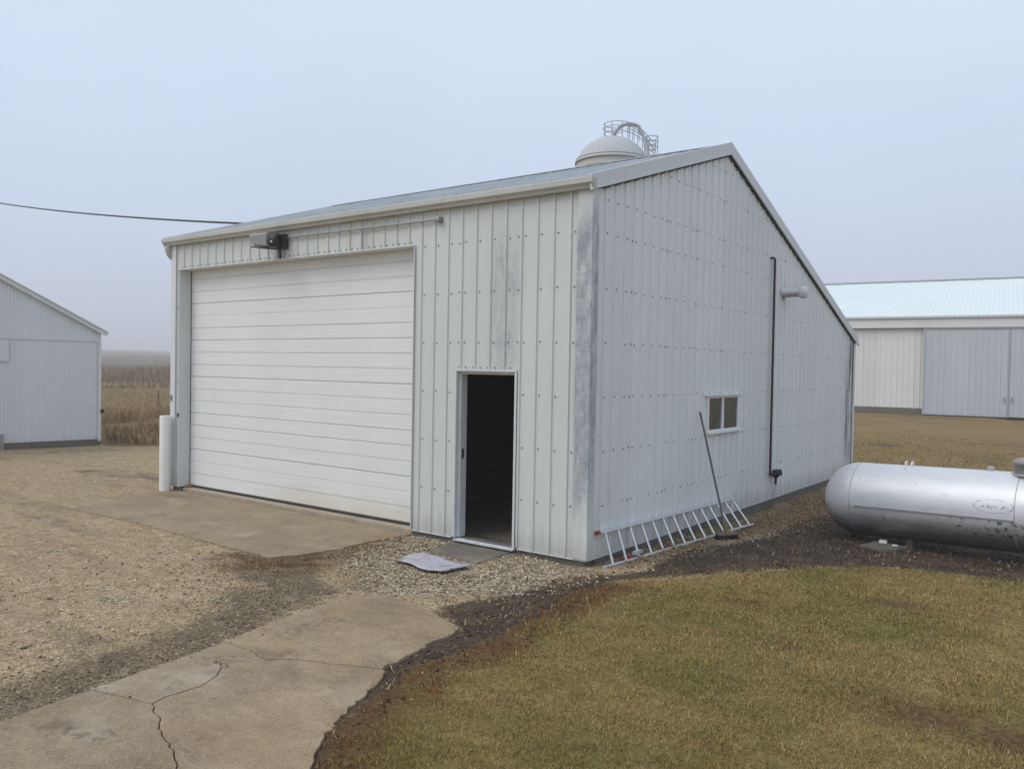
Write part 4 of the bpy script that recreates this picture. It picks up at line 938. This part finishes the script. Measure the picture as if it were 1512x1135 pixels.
# ------------------------------------------------------------------ grass
def blades(name, xy, hgt, wid, lean, cols, label, cat, z0=None, seg2=True):
    n = len(xy); a = rng.random(n)*2*np.pi; l = lean*np.sqrt(rng.random(n)); b = a+rng.normal(0, .5, n)
    dx, dy = np.cos(a), np.sin(a); wx, wy = -np.sin(b)*wid/2, np.cos(b)*wid/2
    z = (zground(xy[:,0], xy[:,1]) if z0 is None else z0)-.004
    def pt(t, w, bend):
        h = hgt*t; off = hgt*l*bend
        return np.stack([xy[:,0]+dx*off+wx*w, xy[:,1]+dy*off+wy*w, z+h*np.sqrt(np.clip(1-(l*bend)**2*.8, .12, 1))], 1)
    V = np.stack([pt(0,-1,0), pt(0,1,0), pt(.55,.8,.38), pt(.55,-.8,.38), pt(1,.12,1.), pt(1,-.12,1.)], 1).reshape(-1, 3)
    F = (np.array([(0,1,2,3),(3,2,4,5)])[None]+(np.arange(n)*6)[:, None, None]).reshape(-1, 4)
    o = np_mesh(name, V, F, M['blade'], np.repeat(cols, 6, 0)); return tag(o, label, cat, kind='stuff')
p = sample(1700000, .2, 11, -7.2, 4.6)
dcam = np.sqrt((p[:,0]-CAM[0])**2+(p[:,1]-CAM[1])**2)
fwd = (p[:,0]-CAM[0])*-.6+(p[:,1]-CAM[1])*.8; latd = (p[:,0]-CAM[0])*.8+(p[:,1]-CAM[1])*.6
see = (fwd > .8) & (np.abs(latd) < 1.0*fwd+1.5)
n1 = fbm(p[:,0], p[:,1], 1.3, 4, 41); n2 = fbm(p[:,0], p[:,1], 7., 3, 43)
sd = sdpoly(p[:,0], p[:,1], LAWN)+(fbm(p[:,0], p[:,1], 2.5, 3, 44)-.5)*.25
bare = BARE(p[:,0], p[:,1])
keep = see & (sd > -.03) & (rng.random(len(p)) < np.clip((4.6/dcam)**1.35, 0, 1)*(.40+.6*sstep(sd, -.03, .3))*(.6+.4*sstep(n2, .3, .55))*(1-.75*np.clip(bare, 0, 1)))
p, dcam, n1, n2, sd, bare = p[keep], dcam[keep], n1[keep], n2[keep], sd[keep], bare[keep]
n = len(p)
straw = np.array((.42,.295,.112)); brown = np.array((.27,.168,.060)); green = np.array((.155,.140,.032)); lime = np.array((.25,.208,.055)); rust = np.array((.20,.080,.030)); pale = np.array((.44,.34,.18))
g = np.clip(sstep(n1, .46, .66)*.58+.09, 0, 1)
u = rng.random(n); v = rng.random(n)
c = np.where((u < g)[:, None], np.where((v < .5)[:, None], green, lime), np.where((v < .45)[:, None], straw, np.where((v < .86)[:, None], brown, pale)))
edge = sstep(sd+(n1-.5)*1.0, .62, .12)*(p[:,1] < -.4); er = (rng.random(n) < edge*.95); c[er] = np.where((rng.random(er.sum()) < .75)[:, None], rust, brown*.8)
br_ = rng.random(n) < np.clip(bare, 0, 1)*.8; c[br_] = rust*.7
c = c*(.7+.6*rng.random((n,1)))
blades('lawn_grass', p, (.012+.018*rng.random(n)+.026*rng.random(n)**8)*(.5+1.0*n2), .0026*np.clip(dcam/4, .8, 2.2)*(.7+.6*rng.random(n)), 1.05, c, 'short dormant lawn of mixed straw brown and olive grass', 'grass')
# dead leaves and straw lying on the soil and in the gravel along the walls
p = sample(90000, -2.6, 8, -5, 9); k = np.maximum(.55*(sdpoly(p[:,0], p[:,1], DIRT) > -.1), .75*(sdpoly(p[:,0], p[:,1], LITTER) > -.15))*sstep(fbm(p[:,0], p[:,1], 3.1, 4, 91), .44, .62)
p = p[rng.random(len(p)) < k]; p = p[offslab(p)]; n = len(p)
c = np.array([(.30,.20,.10),(.20,.12,.055),(.40,.30,.17),(.11,.07,.04),(.16,.075,.035)])[rng.integers(0, 5, n)]*(.7+.6*rng.random((n,1)))
blades('leaf_litter', p, .018+.045*rng.random(n)**2, .006+.010*rng.random(n), 1.12, c, 'dead brown leaves and straw scattered over the soil by the wall', 'leaves', z0=zrest(p[:,0], p[:,1])+.010)
# brown tufts among the gravel by the apron
p = sample(120000, -4.2, .3, -5, .2)
w = fbm(p[:,0], p[:,1], 4.2, 3, 51); reg = np.clip(.5+sdpoly(p[:,0], p[:,1], WEED)/.4, 0, 1)+.06*(sdpoly(p[:,0], p[:,1], wetP) > -.4)
p = p[(rng.random(len(p)) < reg*sstep(w, .40, .56))]; p = p[offslab(p)]; n = len(p)
c = np.where((rng.random(n) < .5)[:, None], rust*1.1, np.where((rng.random(n) < .5)[:, None], brown, green*.7))*(.6+.6*rng.random((n,1)))
blades('weeds', p, .015+.03*rng.random(n), .0035*np.ones(n), 1.1, c, 'withered brown weeds matted along the concrete apron corner', 'weeds')
# tall dead grass where the drive ends
def tall(name, n, x0, x1, y0, y1, test, hmin, hmax, wid, cols, label, cat, lean=.55, clump=2.2, thr=(.35,.6), seed=61):
    p = sample(n, x0, x1, y0, y1); k = test(p) & (rng.random(len(p)) < sstep(fbm(p[:,0], p[:,1], clump, 3, seed), *thr)); p = p[k]; m = len(p)
    f = fbm(p[:,0], p[:,1], clump*.5, 3, seed+2)
    h = (hmin+(hmax-hmin)*rng.random(m))*(.35+1.25*f)
    c = np.array(cols)[rng.integers(0, len(cols), m)]*(.7+.6*rng.random((m,1)))
    return blades(name, p, h, wid*(.6+.8*rng.random(m)), lean, c, label, cat)
tc = [(.36,.245,.115),(.27,.175,.080),(.44,.32,.165),(.19,.125,.065),(.31,.19,.085)]
tall('tall_grass', 120000, -34, -10, 2.4, 22, lambda p: (sdpoly(p[:,0], p[:,1], [(-16.7,3.15),(-14.5,4.5),(-12.2,6.4),(-10,9.5),(-11,22),(-26,18),(-30,10.5),(-24,6.5)]) > 0), .12, .46, .014, tc, 'waist high dead brown grass at the end of the drive', 'grass', .9, 1.3, (.42,.62))
tall('short_stubble', 90000, -60, -12, 4, 40, lambda p: (np.hypot(p[:,0]*.9, p[:,1]*.6) > 24) & (p[:,1] < -.75*p[:,0]+6), .06, .20, .02, [(.36,.25,.105),(.31,.21,.085),(.25,.17,.07),(.42,.31,.14)], 'low straw coloured stubble in the field behind the sheds', 'grass', 1.0, 1.1, (.2,.5))
tall('prairie_brush', 100000, -130, -44, 12, 100, lambda p: (np.hypot(p[:,0], .6*p[:,1]) > 58) & (np.hypot(p[:,0], .6*p[:,1]) < 112), .4, 1.5, .05, [(.23,.155,.080),(.29,.195,.10),(.17,.12,.07),(.21,.13,.08),(.34,.24,.13)], 'dark brown prairie brush fading into the fog', 'brush', .8, .16, (.40,.60), 71)
tall('lawn_behind', 120000, -9, 14, 6, 26, lambda p: (sdpoly(p[:,0], p[:,1], BACK) > .1) & (rng.random(len(p)) < np.clip(14/np.hypot(p[:,0]-CAM[0], p[:,1]-CAM[1]), 0, 1)**2), .05, .10, .012, [(.24,.165,.06),(.18,.125,.045),(.29,.205,.085),(.13,.10,.035)], 'straw coloured dormant lawn behind the tank', 'grass', 1.0, 3., (.1,.4), 81)

# ------------------------------------------------------------------ sky, sun, fog, camera
w = bpy.data.worlds.new('World'); S.world = w; w.use_nodes = True; nt = w.node_tree; nt.nodes.clear()
def wn(t, **k):
    n = nt.nodes.new(t)
    for a, b in k.items(): setattr(n, a, b)
    return n
SUN_EL, SUN_AZ = R(50), math.atan2(-.55, -.83)       # azimuth as atan2(x, y)
sky = wn('ShaderNodeTexSky', sky_type='NISHITA', sun_disc=False, sun_elevation=SUN_EL, sun_rotation=SUN_AZ, air_density=1.0, dust_density=3.0, ozone_density=1.5)
tc_ = wn('ShaderNodeTexCoord'); sx = wn('ShaderNodeSeparateXYZ'); nt.links.new(tc_.outputs['Generated'], sx.inputs[0])
rmp = wn('ShaderNodeValToRGB'); nt.links.new(sx.outputs[2], rmp.inputs[0]); cr = rmp.color_ramp
STOPS = [(0.0,(.475,.500,.630)),(.10,(.49,.535,.675)),(.24,(.54,.62,.765)),(.45,(.59,.695,.82)),(1,(.62,.70,.80))]
while len(cr.elements) < len(STOPS): cr.elements.new(.5)
for e, (p_, c_) in zip(cr.elements, STOPS): e.position = p_; e.color = (*c_, 1)
ns = wn('ShaderNodeTexNoise'); nt.links.new(tc_.outputs['Generated'], ns.inputs['Vector']); ns.inputs['Scale'].default_value = 1.6; ns.inputs['Detail'].default_value = 4
nm = wn('ShaderNodeMapRange'); nt.links.new(ns.outputs[0], nm.inputs[0]); nm.inputs[1].default_value = .3; nm.inputs[2].default_value = .7; nm.inputs[3].default_value = 9.5; nm.inputs[4].default_value = 10.5
sc_ = wn('ShaderNodeVectorMath', operation='SCALE'); nt.links.new(rmp.outputs[0], sc_.inputs[0]); nt.links.new(nm.outputs[0], sc_.inputs['Scale'])
n2_ = wn('ShaderNodeTexNoise'); nt.links.new(tc_.outputs['Generated'], n2_.inputs['Vector']); n2_.inputs['Scale'].default_value = 1.15; n2_.inputs['Detail'].default_value = 2
hr = wn('ShaderNodeValToRGB'); nt.links.new(n2_.outputs[0], hr.inputs[0])
for e, (p_, c_) in zip(hr.color_ramp.elements, ((.38,(1.02,.985,1.01)),(.62,(.985,1.01,1.0)))): e.position = p_; e.color = (*c_, 1)
hm_ = wn('ShaderNodeVectorMath', operation='MULTIPLY'); nt.links.new(sc_.outputs[0], hm_.inputs[0]); nt.links.new(hr.outputs[0], hm_.inputs[1]); sc_ = hm_
mx = wn('ShaderNodeMix', data_type='RGBA'); mx.inputs[0].default_value = .90; nt.links.new(sky.outputs[0], mx.inputs[6]); nt.links.new(sc_.outputs[0], mx.inputs[7])
bg = wn('ShaderNodeBackground'); bg.inputs[1].default_value = .1; nt.links.new(mx.outputs[2], bg.inputs[0])
ow = wn('ShaderNodeOutputWorld'); nt.links.new(bg.outputs[0], ow.inputs[0])
sl2 = bpy.data.lights.new('sun', 'SUN'); sl2.energy = 1.1; sl2.angle = R(38); sl2.color = (1, .95, .87)
so = bpy.data.objects.new('sun', sl2); COL.objects.link(so)
sdv = Vector((math.sin(SUN_AZ)*math.cos(SUN_EL), math.cos(SUN_AZ)*math.cos(SUN_EL), math.sin(SUN_EL)))
so.rotation_euler = sdv.to_track_quat('Z', 'Y').to_euler(); so.location = sdv*30

hz = MB(); hz.box((-1350,-330,-1.6),(800,1350,23)); 
hm = bpy.data.materials.new('fog_air'); hm.use_nodes = True; hn = hm.node_tree; hn.nodes.clear()
pv = hn.nodes.new('ShaderNodeVolumePrincipled'); pv.inputs['Color'].default_value = (.93,.945,.97,1); pv.inputs['Density'].default_value = .0021; pv.inputs['Anisotropy'].default_value = .2
ho = hn.nodes.new('ShaderNodeOutputMaterial'); hn.links.new(pv.outputs[0], ho.inputs['Volume'])
haze = hz.build('haze', hm); tag(haze, 'thin grey fog filling the air over the farmyard', 'fog', kind='stuff')

cd_ = bpy.data.cameras.new('camera'); cam = bpy.data.objects.new('camera', cd_); COL.objects.link(cam); S.camera = cam
cd_.sensor_width = 36; cd_.sensor_fit = 'HORIZONTAL'; cd_.lens = 1208.17/1512*36; cd_.clip_end = 3000; cd_.clip_start = .05
yaw, pitch, roll = -.6422, -.0205, .0172
fwv = Vector((math.sin(yaw)*math.cos(pitch), math.cos(yaw)*math.cos(pitch), math.sin(pitch))); rv = Vector((math.cos(yaw), -math.sin(yaw), 0)); uv = rv.cross(fwv)
r2 = rv*math.cos(roll)+uv*math.sin(roll); u2 = uv*math.cos(roll)-rv*math.sin(roll)
mw = Matrix(((r2.x,u2.x,-fwv.x,CAM[0]),(r2.y,u2.y,-fwv.y,CAM[1]),(r2.z,u2.z,-fwv.z,CAM[2]),(0,0,0,1))); cam.matrix_world = mw

S.render.engine = 'CYCLES'; S.cycles.use_denoising = True; S.cycles.denoiser = 'OPENIMAGEDENOISE'
S.cycles.max_bounces = 8; S.cycles.diffuse_bounces = 4; S.cycles.volume_bounces = 3; S.cycles.transparent_max_bounces = 8
S.cycles.sample_clamp_indirect = 10
S.view_settings.view_transform = 'Standard'; S.view_settings.look = 'None'; S.view_settings.exposure = .30; S.view_settings.gamma = 1; S.view_settings.use_curve_mapping = False
